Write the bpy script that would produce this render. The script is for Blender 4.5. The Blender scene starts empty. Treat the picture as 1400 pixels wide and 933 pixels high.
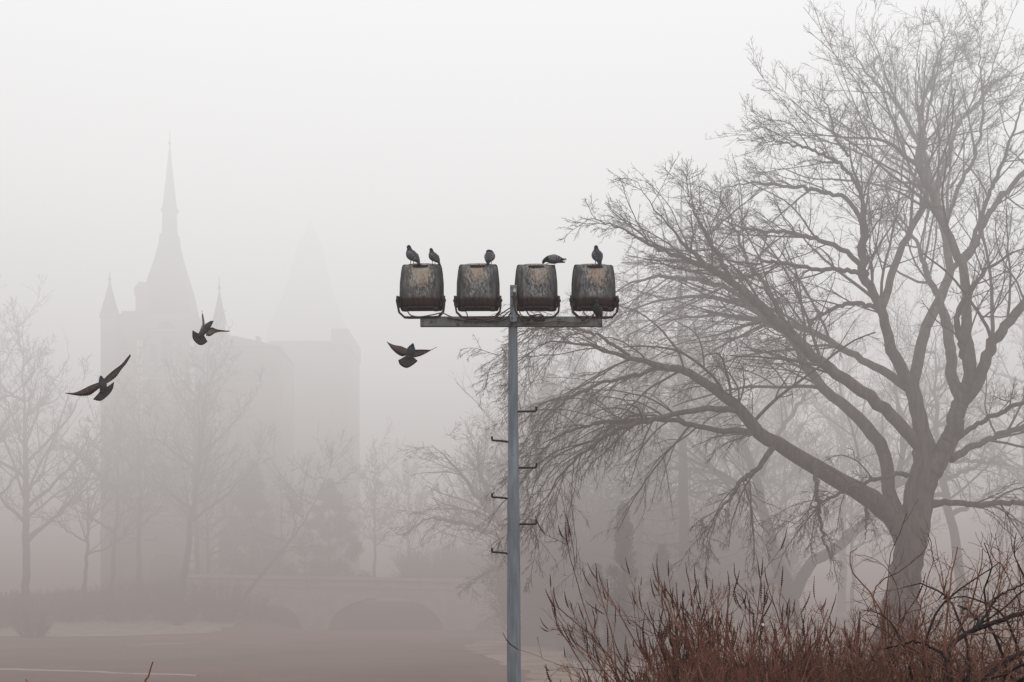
import bpy, bmesh, math, random
import numpy as np
from mathutils import Vector, Matrix, kdtree
from math import radians, sin, cos, pi

random.seed(5)
scene = bpy.context.scene
col = scene.collection

# ---------------------------------------------------------------- camera
F = 1944.0                       # focal length in pixels of a 1400 px wide frame
CX, HY = 700.0, 800.0            # principal column, horizon row
ZC = 1.7                         # eye height
cam_d = bpy.data.cameras.new("camera")
cam = bpy.data.objects.new("camera", cam_d)
col.objects.link(cam)
cam.location = (0, 0, ZC)
cam.rotation_euler = (radians(90), 0, 0)
cam_d.lens = 36 * F / 1400
cam_d.sensor_width = 36
cam_d.shift_y = (HY - 466.5) / 1400
cam_d.clip_start = 0.1
cam_d.clip_end = 3000
scene.camera = cam
scene.view_settings.view_transform = 'Standard'
scene.view_settings.look = 'None'
scene.view_settings.exposure = 0


def at(x, y, Y):
    """world point at photo column x, row y, distance Y"""
    return np.array([(x - CX) / F * Y, Y, ZC - (y - HY) / F * Y])


# ---------------------------------------------------------------- object helpers
def tag(o, label=None, cat=None, group=None, kind=None):
    if label: o['label'] = label
    if cat: o['category'] = cat
    if group: o['group'] = group
    if kind: o['kind'] = kind
    return o


def empty(name, loc, rz=0.0):
    o = bpy.data.objects.new(name, None)
    col.objects.link(o)
    o.location = loc
    o.rotation_euler.z = rz
    o.empty_display_size = 0.2
    return o


def link_mesh(name, me, mat, parent=None, smooth=True):
    o = bpy.data.objects.new(name, me)
    col.objects.link(o)
    if mat: me.materials.append(mat)
    if smooth:
        me.polygons.foreach_set('use_smooth', [True] * len(me.polygons))
    if parent is not None: o.parent = parent
    return o


def mesh_np(name, V, Fq, mat, parent=None, smooth=True):
    """V (n,3), Fq (m,4) or (m,3) index array"""
    me = bpy.data.meshes.new(name)
    k = Fq.shape[1]
    me.vertices.add(len(V))
    me.vertices.foreach_set('co', V.astype(np.float32).ravel())
    me.loops.add(len(Fq) * k)
    me.loops.foreach_set('vertex_index', Fq.astype(np.int32).ravel())
    me.polygons.add(len(Fq))
    me.polygons.foreach_set('loop_start', np.arange(0, len(Fq) * k, k, dtype=np.int32))
    me.update(calc_edges=True)
    return link_mesh(name, me, mat, parent, smooth)


def bm_obj(name, bm, mat, parent=None, smooth=False):
    me = bpy.data.meshes.new(name)
    bm.normal_update()
    bm.to_mesh(me)
    bm.free()
    return link_mesh(name, me, mat, parent, smooth)


def add_box(bm, x0, x1, y0, y1, z0, z1, bevel=0.0):
    m = Matrix.Translation(((x0 + x1) / 2, (y0 + y1) / 2, (z0 + z1) / 2)) @ Matrix.Diagonal((x1 - x0, y1 - y0, z1 - z0, 1))
    r = bmesh.ops.create_cube(bm, size=1, matrix=m)
    if bevel:
        es = set()
        for v in r['verts']: es.update(v.link_edges)
        bmesh.ops.bevel(bm, geom=list(es), offset=bevel, segments=2, affect='EDGES', profile=.5)


def add_cyl(bm, p0, p1, r0, r1, seg=16):
    p0, p1 = Vector(p0), Vector(p1)
    d = p1 - p0
    m = Matrix.Translation((p0 + p1) / 2) @ d.to_track_quat('Z', 'Y').to_matrix().to_4x4()
    bmesh.ops.create_cone(bm, cap_ends=True, segments=seg, radius1=r0, radius2=r1, depth=d.length, matrix=m)


def norm(v):
    return v / np.maximum(np.linalg.norm(v, axis=-1, keepdims=True), 1e-9)


def tube_arrays(P, R, sides):
    """P (N,n,3) polylines, R (N,n) radii -> verts, quads (closed only by taper)"""
    N, n, _ = P.shape
    T = np.empty_like(P)
    T[:, 1:-1] = P[:, 2:] - P[:, :-2]
    T[:, 0] = P[:, 1] - P[:, 0]
    T[:, -1] = P[:, -1] - P[:, -2]
    T = norm(T)
    ref = np.zeros_like(T[:, :1]); ref[..., 1] = 1.0
    bad = np.abs(T[:, :1, 1]) > .9
    ref[bad] = (1, 0, 0)
    ref = np.repeat(ref, n, axis=1)
    A = norm(np.cross(T, ref)); B = np.cross(T, A)
    an = np.arange(sides) * 2 * pi / sides
    V = P[:, :, None, :] + R[:, :, None, None] * (np.cos(an)[None, None, :, None] * A[:, :, None, :] + np.sin(an)[None, None, :, None] * B[:, :, None, :])
    idx = np.arange(N * n * sides).reshape(N, n, sides)
    a = idx[:, :-1, :]; b = idx[:, 1:, :]
    a2 = np.roll(a, -1, axis=2); b2 = np.roll(b, -1, axis=2)
    Q = np.stack([a, a2, b2, b], axis=-1).reshape(-1, 4)
    return V.reshape(-1, 3), Q


def tubes_obj(name, groups, mat, parent=None, origin=None):
    """groups: list of (P,R,sides)"""
    Vs, Qs, off = [], [], 0
    for P, R, s in groups:
        if len(P) == 0: continue
        V, Q = tube_arrays(P, R, s)
        Vs.append(V); Qs.append(Q + off); off += len(V)
    V = np.concatenate(Vs)
    if origin is not None: V = V - np.asarray(origin)
    return mesh_np(name, V, np.concatenate(Qs), mat, parent)


def resample(pts, n, wob=0.0, rng=None):
    """Catmull-Rom through control points (k,4) x,y,z,r -> (n,4)"""
    pts = np.asarray(pts, float)
    k = len(pts)
    ext = np.vstack([2 * pts[0] - pts[1], pts, 2 * pts[-1] - pts[-2]])
    seg = np.linalg.norm(np.diff(pts[:, :3], axis=0), axis=1)
    cum = np.concatenate([[0], np.cumsum(seg)])
    out = []
    for s in np.linspace(0, cum[-1], n):
        i = min(max(np.searchsorted(cum, s) - 1, 0), k - 2)
        t = (s - cum[i]) / max(seg[i], 1e-9)
        p0, p1, p2, p3 = ext[i], ext[i + 1], ext[i + 2], ext[i + 3]
        out.append(.5 * ((2 * p1) + (-p0 + p2) * t + (2 * p0 - 5 * p1 + 4 * p2 - p3) * t * t + (-p0 + 3 * p1 - 3 * p2 + p3) * t ** 3))
    out = np.array(out)
    out[:, 3] = np.maximum(out[:, 3], pts[:, 3].min() * .7)
    if wob and rng is not None:
        w = rng.normal(0, 1, (n, 3)); w = np.cumsum(w, 0) * .35 + w * .5
        w -= np.linspace(0, 1, n)[:, None] * w[-1:] * .5
        fade = np.minimum(1, np.linspace(0, 1, n) * 6)[:, None]
        out[:, :3] += w * wob * fade
    return out


def spawn(P, R, per, t0, t1, ang, ratio, npts, wob, trop, rng, rr=.62, rmin=.003, lmin=.05, cap=.0125, updir=None):
    """children of every polyline. trop: (3,) pull per step; returns P2,R2"""
    N, n, _ = P.shape
    Ltot = np.linalg.norm(np.diff(P, axis=1), axis=2).sum(1)
    t = (np.arange(per)[None, :] + rng.uniform(-.4, 1.4, (N, per))) / per
    t = np.clip(t, 0, 1)
    t = t0 + (t1 - t0) * t
    f = t * (n - 1); i = np.minimum(f.astype(int), n - 2); fr = (f - i)[..., None]
    ar = np.arange(N)[:, None]
    A, B = P[ar, i], P[ar, i + 1]
    pos = A + (B - A) * fr
    tan = norm(B - A)
    rad = R[ar, i] * (1 - fr[..., 0]) + R[ar, i + 1] * fr[..., 0]
    rnd = norm(rng.normal(0, 1, (N, per, 3)))
    perp = norm(rnd - (rnd * tan).sum(-1, keepdims=True) * tan)
    if updir is not None:
        perp = norm(perp + updir)
        perp = norm(perp - (perp * tan).sum(-1, keepdims=True) * tan)
    a = rng.normal(ang, ang * .25, (N, per, 1))
    d = norm(np.cos(a) * tan + np.sin(a) * perp)
    L = Ltot[:, None] * ratio * (1.15 - .75 * (t - t0) / max(t1 - t0, 1e-6)) * rng.uniform(.35, 1.3, (N, per))
    keep = (L > lmin)
    M = N * per
    pos = pos.reshape(M, 3); d = d.reshape(M, 3); L = L.reshape(M); r0 = np.maximum(rad.reshape(M) * rr * rng.uniform(.7, 1, M), rmin)
    r0 = np.minimum(r0, np.maximum(L * cap, rmin))
    k = keep.reshape(M)
    pos, d, L, r0 = pos[k], d[k], L[k], r0[k]
    M = len(L)
    Q = np.empty((M, npts, 3)); Q[:, 0] = pos
    st = (L / (npts - 1))[:, None]
    trop = np.asarray(trop, float)
    for j in range(1, npts):
        d = norm(d + rng.normal(0, wob, (M, 3)) + trop * (1 if trop.ndim == 1 else 1))
        Q[:, j] = Q[:, j - 1] + d * st
    tap = np.linspace(1, .35, npts)[None, :]
    R2 = np.maximum(r0[:, None] * tap, rmin * .6)
    return Q, R2


# ---------------------------------------------------------------- materials
def new_mat(name):
    m = bpy.data.materials.new(name)
    m.use_nodes = True
    nt = m.node_tree
    nt.nodes.clear()
    out = nt.nodes.new('ShaderNodeOutputMaterial')
    b = nt.nodes.new('ShaderNodeBsdfPrincipled')
    nt.links.new(b.outputs[0], out.inputs[0])
    return m, nt, b


def noise_mat(name, c1, c2, scale=5, rough=.85, detail=6, stretch=(1, 1, 1), bump=.0, bscale=None, lo=.35, hi=.65, c3=None, spec=.3, metallic=0):
    m, nt, b = new_mat(name)
    tc = nt.nodes.new('ShaderNodeTexCoord')
    mp = nt.nodes.new('ShaderNodeMapping'); mp.inputs['Scale'].default_value = stretch
    nt.links.new(tc.outputs['Object'], mp.inputs[0])
    n = nt.nodes.new('ShaderNodeTexNoise'); n.inputs['Scale'].default_value = scale; n.inputs['Detail'].default_value = detail
    nt.links.new(mp.outputs[0], n.inputs['Vector'])
    r = nt.nodes.new('ShaderNodeValToRGB')
    e = r.color_ramp.elements
    e[0].position = lo; e[0].color = (*c1, 1); e[1].position = hi; e[1].color = (*c2, 1)
    if c3:
        x = e.new(min(.98, hi + .12)); x.color = (*c3, 1)
    nt.links.new(n.outputs[0], r.inputs[0])
    nt.links.new(r.outputs[0], b.inputs['Base Color'])
    b.inputs['Roughness'].default_value = rough
    b.inputs['Specular IOR Level'].default_value = spec
    b.inputs['Metallic'].default_value = metallic
    if bump:
        n2 = nt.nodes.new('ShaderNodeTexNoise'); n2.inputs['Scale'].default_value = bscale or scale * 3; n2.inputs['Detail'].default_value = 8
        nt.links.new(mp.outputs[0], n2.inputs['Vector'])
        bp = nt.nodes.new('ShaderNodeBump'); bp.inputs['Strength'].default_value = bump; bp.inputs['Distance'].default_value = .02
        nt.links.new(n2.outputs[0], bp.inputs['Height']); nt.links.new(bp.outputs[0], b.inputs['Normal'])
    return m


M = {}
M['bark'] = noise_mat('bark', (.062, .047, .041), (.155, .12, .107), 3, .95, stretch=(3, 3, .7), bump=.8, bscale=9)
M['bark_far'] = noise_mat('bark_far', (.030, .026, .024), (.065, .056, .052), 2, .95)
M['twig_far'] = noise_mat('twig_far', (.040, .026, .022), (.068, .047, .040), 2, .95)
M['red_twig'] = noise_mat('red_twig', (.085, .032, .023), (.25, .112, .078), 5, .8, c3=(.32, .22, .16), lo=.3, hi=.6)
M['seed_spike'] = noise_mat('seed_spike', (.035, .014, .011), (.11, .045, .035), 25, .9)
M['brown_twig'] = noise_mat('brown_twig', (.065, .028, .021), (.22, .105, .073), 5, .85, c3=(.27, .20, .13), lo=.3, hi=.6)
M['black_branch'] = noise_mat('black_branch', (.006, .004, .005), (.022, .014, .014), 8, .8, bump=.4)
M['evergreen'] = noise_mat('evergreen', (.022, .022, .018), (.05, .045, .036), 3, .95)
M['stone'] = noise_mat('stone', (.17, .155, .14), (.30, .28, .255), .35, .95, stretch=(1, 1, 1.6), bump=.5, bscale=3)
M['stone_dark'] = noise_mat('stone_dark', (.07, .065, .06), (.13, .12, .11), .3, .95)
M['stone_pale'] = noise_mat('stone_pale', (.34, .31, .28), (.5, .46, .42), .8, .95)
M['quoin'] = noise_mat('quoin', (.6, .56, .5), (.75, .7, .64), .8, .95)
M['roof'] = noise_mat('roof', (.085, .08, .072), (.15, .14, .13), .6, .8)
M['window'] = noise_mat('window', (.02, .02, .022), (.05, .05, .05), 2, .4)
M['coping'] = noise_mat('coping', (.42, .39, .36), (.55, .52, .49), 1.5, .9)
M['bridge'] = noise_mat('bridge', (.36, .31, .28), (.55, .49, .45), 1.2, .95, bump=.5, bscale=5)
M['wood_fence'] = noise_mat('wood_fence', (.10, .085, .075), (.2, .175, .16), 2, .9)
M['leg_pink'] = noise_mat('leg_pink', (.12, .045, .045), (.2, .08, .07), 40, .7)
M['cable'] = noise_mat('cable', (.05, .042, .036), (.20, .17, .14), 6, .7)
M['cable_dark'] = noise_mat('cable_dark', (.02, .016, .015), (.06, .05, .045), 9, .7)
M['black_metal'] = noise_mat('black_metal', (.012, .010, .011), (.045, .032, .03), 14, .7, bump=.3)
M['rung'] = noise_mat('rung', (.010, .010, .012), (.032, .03, .032), 12, .55)
M['ceramic'] = noise_mat('ceramic', (.45, .43, .4), (.62, .6, .57), 30, .4)
M['scrap'] = noise_mat('scrap', (.7, .7, .7), (.85, .85, .85), 30, .5)


def painted_steel(name, base, rust_amt, seed):
    """weathered blue-grey steel with streaks, chips of rust and droppings"""
    m, nt, b = new_mat(name)
    N = nt.nodes.new
    tc = N('ShaderNodeTexCoord')
    mp = N('ShaderNodeMapping'); mp.inputs['Scale'].default_value = (12, 12, 1.2); mp.inputs['Location'].default_value = (seed, seed, 0)
    nt.links.new(tc.outputs['Object'], mp.inputs[0])
    n1 = N('ShaderNodeTexNoise'); n1.inputs['Scale'].default_value = 2.2; n1.inputs['Detail'].default_value = 9
    nt.links.new(mp.outputs[0], n1.inputs['Vector'])
    r1 = N('ShaderNodeValToRGB'); e = r1.color_ramp.elements
    e[0].position = .3; e[0].color = (*[c * .7 for c in base], 1); e[1].position = .7; e[1].color = (*[c * 1.25 for c in base], 1)
    nt.links.new(n1.outputs[0], r1.inputs[0])
    n2 = N('ShaderNodeTexNoise'); n2.inputs['Scale'].default_value = 9; n2.inputs['Detail'].default_value = 10; n2.inputs['Roughness'].default_value = .7
    nt.links.new(tc.outputs['Object'], n2.inputs['Vector'])
    r2 = N('ShaderNodeValToRGB'); e = r2.color_ramp.elements
    e[0].position = .62 - rust_amt; e[0].color = (0, 0, 0, 1); e[1].position = .68 - rust_amt; e[1].color = (1, 1, 1, 1)
    nt.links.new(n2.outputs[0], r2.inputs[0])
    mx = N('ShaderNodeMix'); mx.data_type = 'RGBA'
    nt.links.new(r2.outputs[0], mx.inputs[0]); nt.links.new(r1.outputs[0], mx.inputs[6]); mx.inputs[7].default_value = (.045, .024, .018, 1)
    nt.links.new(mx.outputs[2], b.inputs['Base Color'])
    b.inputs['Roughness'].default_value = .62
    bp = N('ShaderNodeBump'); bp.inputs['Strength'].default_value = .25; bp.inputs['Distance'].default_value = .004
    nt.links.new(n2.outputs[0], bp.inputs['Height']); nt.links.new(bp.outputs[0], b.inputs['Normal'])
    return m


M['pole'] = painted_steel('pole_paint', (.175, .215, .250), -.02, 1)
M['arm'] = painted_steel('arm_paint', (.14, .155, .16), .07, 4)


def housing_mat():
    """grey cast housing: pale rusty patch high in the middle, vertical streaks, dark red-brown bottom"""
    m, nt, b = new_mat('housing_paint')
    N = nt.nodes.new; L = nt.links.new
    tc = N('ShaderNodeTexCoord'); oi = N('ShaderNodeObjectInfo')
    sep = N('ShaderNodeSeparateXYZ'); L(tc.outputs['Object'], sep.inputs[0])
    off = N('ShaderNodeVectorMath'); off.operation = 'SCALE'; off.inputs[0].default_value = (17, 31, 9); L(oi.outputs['Random'], off.inputs['Scale'])
    add = N('ShaderNodeVectorMath'); add.operation = 'ADD'; L(tc.outputs['Object'], add.inputs[0]); L(off.outputs[0], add.inputs[1])

    def noise(scale, st, det=8, rough=.6):
        mp = N('ShaderNodeMapping'); mp.inputs['Scale'].default_value = st; L(add.outputs[0], mp.inputs[0])
        n = N('ShaderNodeTexNoise'); n.inputs['Scale'].default_value = scale; n.inputs['Detail'].default_value = det; n.inputs['Roughness'].default_value = rough
        L(mp.outputs[0], n.inputs['Vector']); return n.outputs[0]

    def ramp(src, stops):
        r = N('ShaderNodeValToRGB'); e = r.color_ramp.elements
        e[0].position, e[0].color = stops[0][0], (*stops[0][1], 1); e[1].position, e[1].color = stops[-1][0], (*stops[-1][1], 1)
        for p, c in stops[1:-1]:
            x = e.new(p); x.color = (*c, 1)
        L(src, r.inputs[0]); return r.outputs[0]

    def math_(op, a, b_):
        n = N('ShaderNodeMath'); n.operation = op
        for i, v in enumerate((a, b_)):
            if isinstance(v, (int, float)): n.inputs[i].default_value = v
            else: L(v, n.inputs[i])
        return n.outputs[0]

    def mixc(f, a, b_):
        n = N('ShaderNodeMix'); n.data_type = 'RGBA'
        L(f, n.inputs[0])
        for i, v in ((6, a), (7, b_)):
            if isinstance(v, tuple): n.inputs[i].default_value = (*v, 1)
            else: L(v, n.inputs[i])
        return n.outputs[2]

    streak = noise(7, (4.5, 1, .9)); fine = noise(22, (2.0, 1, 1.0), 9, .78); spots = noise(26, (1.3, 1, .8), 4)
    base = ramp(streak, [(.3, (.022, .022, .023)), (.5, (.060, .064, .067)), (.72, (.135, .146, .150))])
    # vertical place: 0 bottom, .58 top
    z = sep.outputs['Z']; x = sep.outputs['X']
    rnd = oi.outputs['Random']
    r2_ = math_('FRACT', math_('MULTIPLY', rnd, 7.31), 0)
    # pale grey streaks in the middle
    ax = math_('ABSOLUTE', x, 0)
    midx = math_('SUBTRACT', 1.0, math_('MULTIPLY', ax, 5.4))
    s1 = math_('MULTIPLY', math_('SUBTRACT', fine, .47), 9)
    palemask = math_('MULTIPLY', math_('MAXIMUM', math_('MINIMUM', s1, 1), 0), math_('MAXIMUM', math_('MINIMUM', math_('MULTIPLY', midx, 1.6), 1), 0))
    c = mixc(math_('MULTIPLY', palemask, .8), base, (.30, .31, .31))
    # tan patch
    dz = math_('MULTIPLY', math_('SUBTRACT', math_('ADD', z, math_('MULTIPLY', r2_, .07)), .45), 5.0); dx = math_('MULTIPLY', math_('ADD', x, math_('MULTIPLY', math_('SUBTRACT', rnd, .5), .09)), 6.4)
    d = math_('SQRT', math_('ADD', math_('MULTIPLY', dz, dz), math_('MULTIPLY', dx, dx)), 0)
    pm = math_('SUBTRACT', math_('ADD', .7, math_('MULTIPLY', r2_, .45)), d)
    pm = math_('ADD', pm, math_('MULTIPLY', math_('SUBTRACT', fine, .5), 3.6))
    pm = math_('MAXIMUM', math_('MINIMUM', math_('MULTIPLY', pm, 1.3), .8), 0)
    tan = ramp(streak, [(.3, (.22, .13, .08)), (.5, (.31, .255, .21)), (.7, (.24, .24, .235))])
    c = mixc(pm, c, tan)
    # dark rust flecks
    fl = math_('MAXIMUM', math_('MINIMUM', math_('MULTIPLY', math_('SUBTRACT', spots, .60), 14), 1), 0)
    c = mixc(math_('MULTIPLY', fl, .85), c, (.075, .032, .016))
    # red-brown lower band
    lb = math_('SUBTRACT', .135, z)
    lb = math_('ADD', math_('MULTIPLY', lb, 22), math_('MULTIPLY', math_('SUBTRACT', fine, .5), 3))
    lb = math_('MAXIMUM', math_('MINIMUM', lb, .95), 0)
    red = ramp(streak, [(.3, (.014, .009, .009)), (.7, (.040, .022, .020))])
    c = mixc(lb, c, red)
    edge = math_('MAXIMUM', math_('MINIMUM', math_('MULTIPLY', math_('SUBTRACT', ax, .19), 14), .6), 0)  # darker sides: shading of the curved shell painted into the colour
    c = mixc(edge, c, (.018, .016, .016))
    vs = N('ShaderNodeVectorMath'); vs.operation = 'SCALE'; L(c, vs.inputs[0]); vs.inputs['Scale'].default_value = 1.45
    L(vs.outputs[0], b.inputs['Base Color'])
    b.inputs['Roughness'].default_value = .7
    b.inputs['Specular IOR Level'].default_value = .3
    bp = N('ShaderNodeBump'); bp.inputs['Strength'].default_value = .35; bp.inputs['Distance'].default_value = .004
    L(fine, bp.inputs['Height']); L(bp.outputs[0], b.inputs['Normal'])
    return m


M['housing'] = housing_mat()


def feather_mat():
    m, nt, b = new_mat('feathers')
    N = nt.nodes.new; L = nt.links.new
    a = N('ShaderNodeAttribute'); a.attribute_name = 'Col'
    tc = N('ShaderNodeTexCoord')
    n = N('ShaderNodeTexNoise'); n.inputs['Scale'].default_value = 60; n.inputs['Detail'].default_value = 5
    L(tc.outputs['Object'], n.inputs['Vector'])
    r = N('ShaderNodeMapRange'); r.inputs['From Min'].default_value = .3; r.inputs['From Max'].default_value = .7
    r.inputs['To Min'].default_value = .6; r.inputs['To Max'].default_value = 1.35
    L(n.outputs[0], r.inputs[0])
    v = N('ShaderNodeVectorMath'); v.operation = 'SCALE'; L(a.outputs['Color'], v.inputs[0]); L(r.outputs[0], v.inputs['Scale'])
    L(v.outputs[0], b.inputs['Base Color'])
    b.inputs['Roughness'].default_value = .75
    b.inputs['Specular IOR Level'].default_value = .25
    return m


M['feathers'] = feather_mat()

# ---------------------------------------------------------------- world, sun
world = bpy.data.worlds.new("World")
scene.world = world
world.use_nodes = True
wn = world.node_tree
bg = wn.nodes['Background']
sky = wn.nodes.new('ShaderNodeTexSky')
sky.sky_type = 'NISHITA'
sky.sun_disc = False
sky.sun_elevation = radians(34)
sky.sun_rotation = radians(150)
sky.dust_density = 6
wn.links.new(sky.outputs[0], bg.inputs[0])
bg.inputs[1].default_value = .13
sl = bpy.data.lights.new('sun', 'SUN')
so = bpy.data.objects.new('sun', sl)
col.objects.link(so)
sl.energy = 1.2
sl.angle = radians(25)
sl.color = (1, .97, .93)
so.rotation_euler = (radians(56), 0, radians(30))

# ---------------------------------------------------------------- fog: absorbing volume with an added glow, thin near the mast, lying over the lake beyond
FOG_S = .030


def make_fog():
    m = bpy.data.materials.new('fog_volume')
    m.use_nodes = True
    nt = m.node_tree; nt.nodes.clear()
    N = nt.nodes.new; L = nt.links.new
    out = N('ShaderNodeOutputMaterial')
    geo = N('ShaderNodeNewGeometry')
    sep = N('ShaderNodeSeparateXYZ'); L(geo.outputs['Position'], sep.inputs[0])
    dist = N('ShaderNodeVectorMath'); dist.operation = 'DISTANCE'
    L(geo.outputs['Position'], dist.inputs[0]); dist.inputs[1].default_value = (0, 9, 2)
    mr = N('ShaderNodeMapRange'); mr.interpolation_type = 'SMOOTHSTEP'
    mr.inputs['From Min'].default_value = 11; mr.inputs['From Max'].default_value = 22
    mr.inputs['To Min'].default_value = .003; mr.inputs['To Max'].default_value = FOG_S
    L(dist.outputs['Value'], mr.inputs[0])
    nr = N('ShaderNodeMapRange'); nr.interpolation_type = 'SMOOTHSTEP'
    nr.inputs['From Min'].default_value = 40; nr.inputs['From Max'].default_value = 66
    nr.inputs['To Min'].default_value = 1.0; nr.inputs['To Max'].default_value = .69
    L(sep.outputs['Y'], nr.inputs[0])
    den = N('ShaderNodeMath'); den.operation = 'MULTIPLY'; L(mr.outputs[0], den.inputs[0]); L(nr.outputs[0], den.inputs[1])
    ab = N('ShaderNodeVolumeAbsorption'); ab.inputs['Color'].default_value = (0, 0, 0, 1)
    L(den.outputs[0], ab.inputs['Density'])
    # emission stands in for scattered daylight: brighter with height, dim and pink-brown low down
    hr = N('ShaderNodeMapRange'); hr.inputs['From Min'].default_value = -2; hr.inputs['From Max'].default_value = 48
    L(sep.outputs['Z'], hr.inputs[0])
    cr = N('ShaderNodeValToRGB'); e = cr.color_ramp.elements
    stops = FOG_STOPS
    e[0].position, e[0].color = stops[0][0], (*stops[0][1], 1); e[1].position, e[1].color = stops[-1][0], (*stops[-1][1], 1)
    for p, c in stops[1:-1]:
        x = e.new(p); x.color = (*c, 1)
    L(hr.outputs[0], cr.inputs[0])
    em = N('ShaderNodeEmission'); L(cr.outputs[0], em.inputs['Color'])
    es = N('ShaderNodeMath'); es.operation = 'MULTIPLY'; L(den.outputs[0], es.inputs[0]); es.inputs[1].default_value = 1.15
    L(es.outputs[0], em.inputs['Strength'])
    ad = N('ShaderNodeAddShader'); L(ab.outputs[0], ad.inputs[0]); L(em.outputs[0], ad.inputs[1])
    L(ad.outputs[0], out.inputs['Volume'])
    bm = bmesh.new()
    add_box(bm, -260, 260, -60, 340, -6, 110)
    o = bm_obj('fog', bm, m)
    tag(o, kind='structure')
    return o


def hcol(v, tint):
    return tuple(v * t for t in tint)


FOG_STOPS = [
    (0.00, hcol(.235, (1.13, .97, .92))),
    (0.075, hcol(.29, (1.11, .975, .935))),
    (0.16, hcol(.405, (1.06, .985, .96))),
    (0.28, hcol(.68, (1.02, .995, .99))),
    (0.48, hcol(.885, (.998, 1.0, 1.003))),
    (1.00, hcol(1.0, (.995, 1.0, 1.008))),
]
make_fog()
scene.cycles.volume_step_rate = .3
scene.cycles.max_bounces = 4
scene.cycles.diffuse_bounces = 2
scene.cycles.volume_bounces = 0
scene.cycles.use_adaptive_sampling = True
scene.cycles.adaptive_threshold = .02

# ---------------------------------------------------------------- terrain
def smooth(a, b, v):
    t = np.clip((v - a) / (b - a), 0, 1)
    return t * t * (3 - 2 * t)


BED = -1.3


def ground_z(x, y):
    x = np.asarray(x, float); y = np.asarray(y, float)
    z = BED * smooth(17, 30, y)
    # right bank stays high
    right = smooth(3.5, 9, x - .055 * (y - 30)) * smooth(20, 30, y)
    z = z + right * (-z - .05)
    # left bank beyond the pale strip
    left = smooth(88, 93, y) * smooth(-13, -18, x)
    z = z + left * (1.0)
    far = smooth(99, 104, y)
    z = z + far * (np.maximum(0, .45 - z))
    z = z + .05 * np.sin(x * .35 + y * .21) * np.sin(y * .17 - x * .11) + .025 * np.sin(x * 1.3) * np.sin(y * .9)
    return z


xs = np.concatenate([np.linspace(-400, -62, 18), np.linspace(-60, 60, 161), np.linspace(62, 400, 18)])
ys = np.concatenate([np.linspace(-60, 14, 14), np.linspace(15, 125, 181), np.linspace(130, 600, 22)])
X, Y = np.meshgrid(xs, ys)
Z = ground_z(X, Y)
V = np.stack([X, Y, Z], -1).reshape(-1, 3)
nx, ny = len(xs), len(ys)
ii = np.arange(nx * ny).reshape(ny, nx)
Q = np.stack([ii[:-1, :-1], ii[:-1, 1:], ii[1:, 1:], ii[1:, :-1]], -1).reshape(-1, 4)


def ground_mat():
    m, nt, b = new_mat('lake_bed')
    N = nt.nodes.new; L = nt.links.new
    tc = N('ShaderNodeTexCoord')
    n1 = N('ShaderNodeTexNoise'); n1.inputs['Scale'].default_value = .22; n1.inputs['Detail'].default_value = 8
    L(tc.outputs['Object'], n1.inputs['Vector'])
    n2 = N('ShaderNodeTexNoise'); n2.inputs['Scale'].default_value = 1.8; n2.inputs['Detail'].default_value = 10; n2.inputs['Roughness'].default_value = .8
    L(tc.outputs['Object'], n2.inputs['Vector'])
    r = N('ShaderNodeValToRGB'); e = r.color_ramp.elements
    e[0].position = .35; e[0].color = (.15, .090, .072, 1); e[1].position = .7; e[1].color = (.27, .175, .145, 1)
    ad = N('ShaderNodeMix'); ad.data_type = 'FLOAT'; ad.inputs[0].default_value = .5
    L(n1.outputs[0], ad.inputs[2]); L(n2.outputs[0], ad.inputs[3])
    L(ad.outputs[0], r.inputs[0]); L(r.outputs[0], b.inputs['Base Color'])
    b.inputs['Roughness'].default_value = .95; b.inputs['Specular IOR Level'].default_value = .15
    bp = N('ShaderNodeBump'); bp.inputs['Strength'].default_value = .6; bp.inputs['Distance'].default_value = .08
    L(n2.outputs[0], bp.inputs['Height']); L(bp.outputs[0], b.inputs['Normal'])
    return m


g = mesh_np('ground', V, Q, ground_mat())
tag(g, kind='structure')

M['sand'] = noise_mat('pale_sand', (.34, .26, .22), (.52, .43, .37), .8, .95, bump=.4, lo=.3, hi=.6)


def strip(name, centre, widths, mat, lift=.03, seg=90, rough=.25, seed=1, cross=6):
    """ribbon on the terrain along centre points (x,y) with uneven edges"""
    rng = np.random.default_rng(seed)
    c = np.array([(p[0], p[1], 0, w) for p, w in zip(centre, widths)], float)
    c = resample(c, seg)
    t = np.gradient(c[:, :2], axis=0); t = t / np.linalg.norm(t, axis=1, keepdims=True)
    nrm = np.stack([-t[:, 1], t[:, 0]], -1)
    wl = np.convolve(rng.normal(0, 1, seg + 8), np.ones(5) / 5, 'same')[4:-4] * rough
    wr = np.convolve(rng.normal(0, 1, seg + 8), np.ones(5) / 5, 'same')[4:-4] * rough
    rows = []
    for k in np.linspace(-1, 1, cross):
        w = c[:, 3] * k * (1 + (wl if k < 0 else wr))
        p = c[:, :2] + nrm * w[:, None]
        z = ground_z(p[:, 0], p[:, 1]) + lift * (1 - .8 * abs(k) ** 4)
        rows.append(np.column_stack([p, z]))
    V = np.concatenate(rows)
    idx = np.arange(cross * seg).reshape(cross, seg)
    Q = np.stack([idx[:-1, :-1], idx[:-1, 1:], idx[1:, 1:], idx[1:, :-1]], -1).reshape(-1, 4)
    o = mesh_np(name, V, Q, mat)
    tag(o, kind='structure')
    return o


def gp(x, y, z=BED):
    Yd = F * (ZC - z) / (y - HY)
    return ((x - CX) / F * Yd, Yd)


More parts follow.
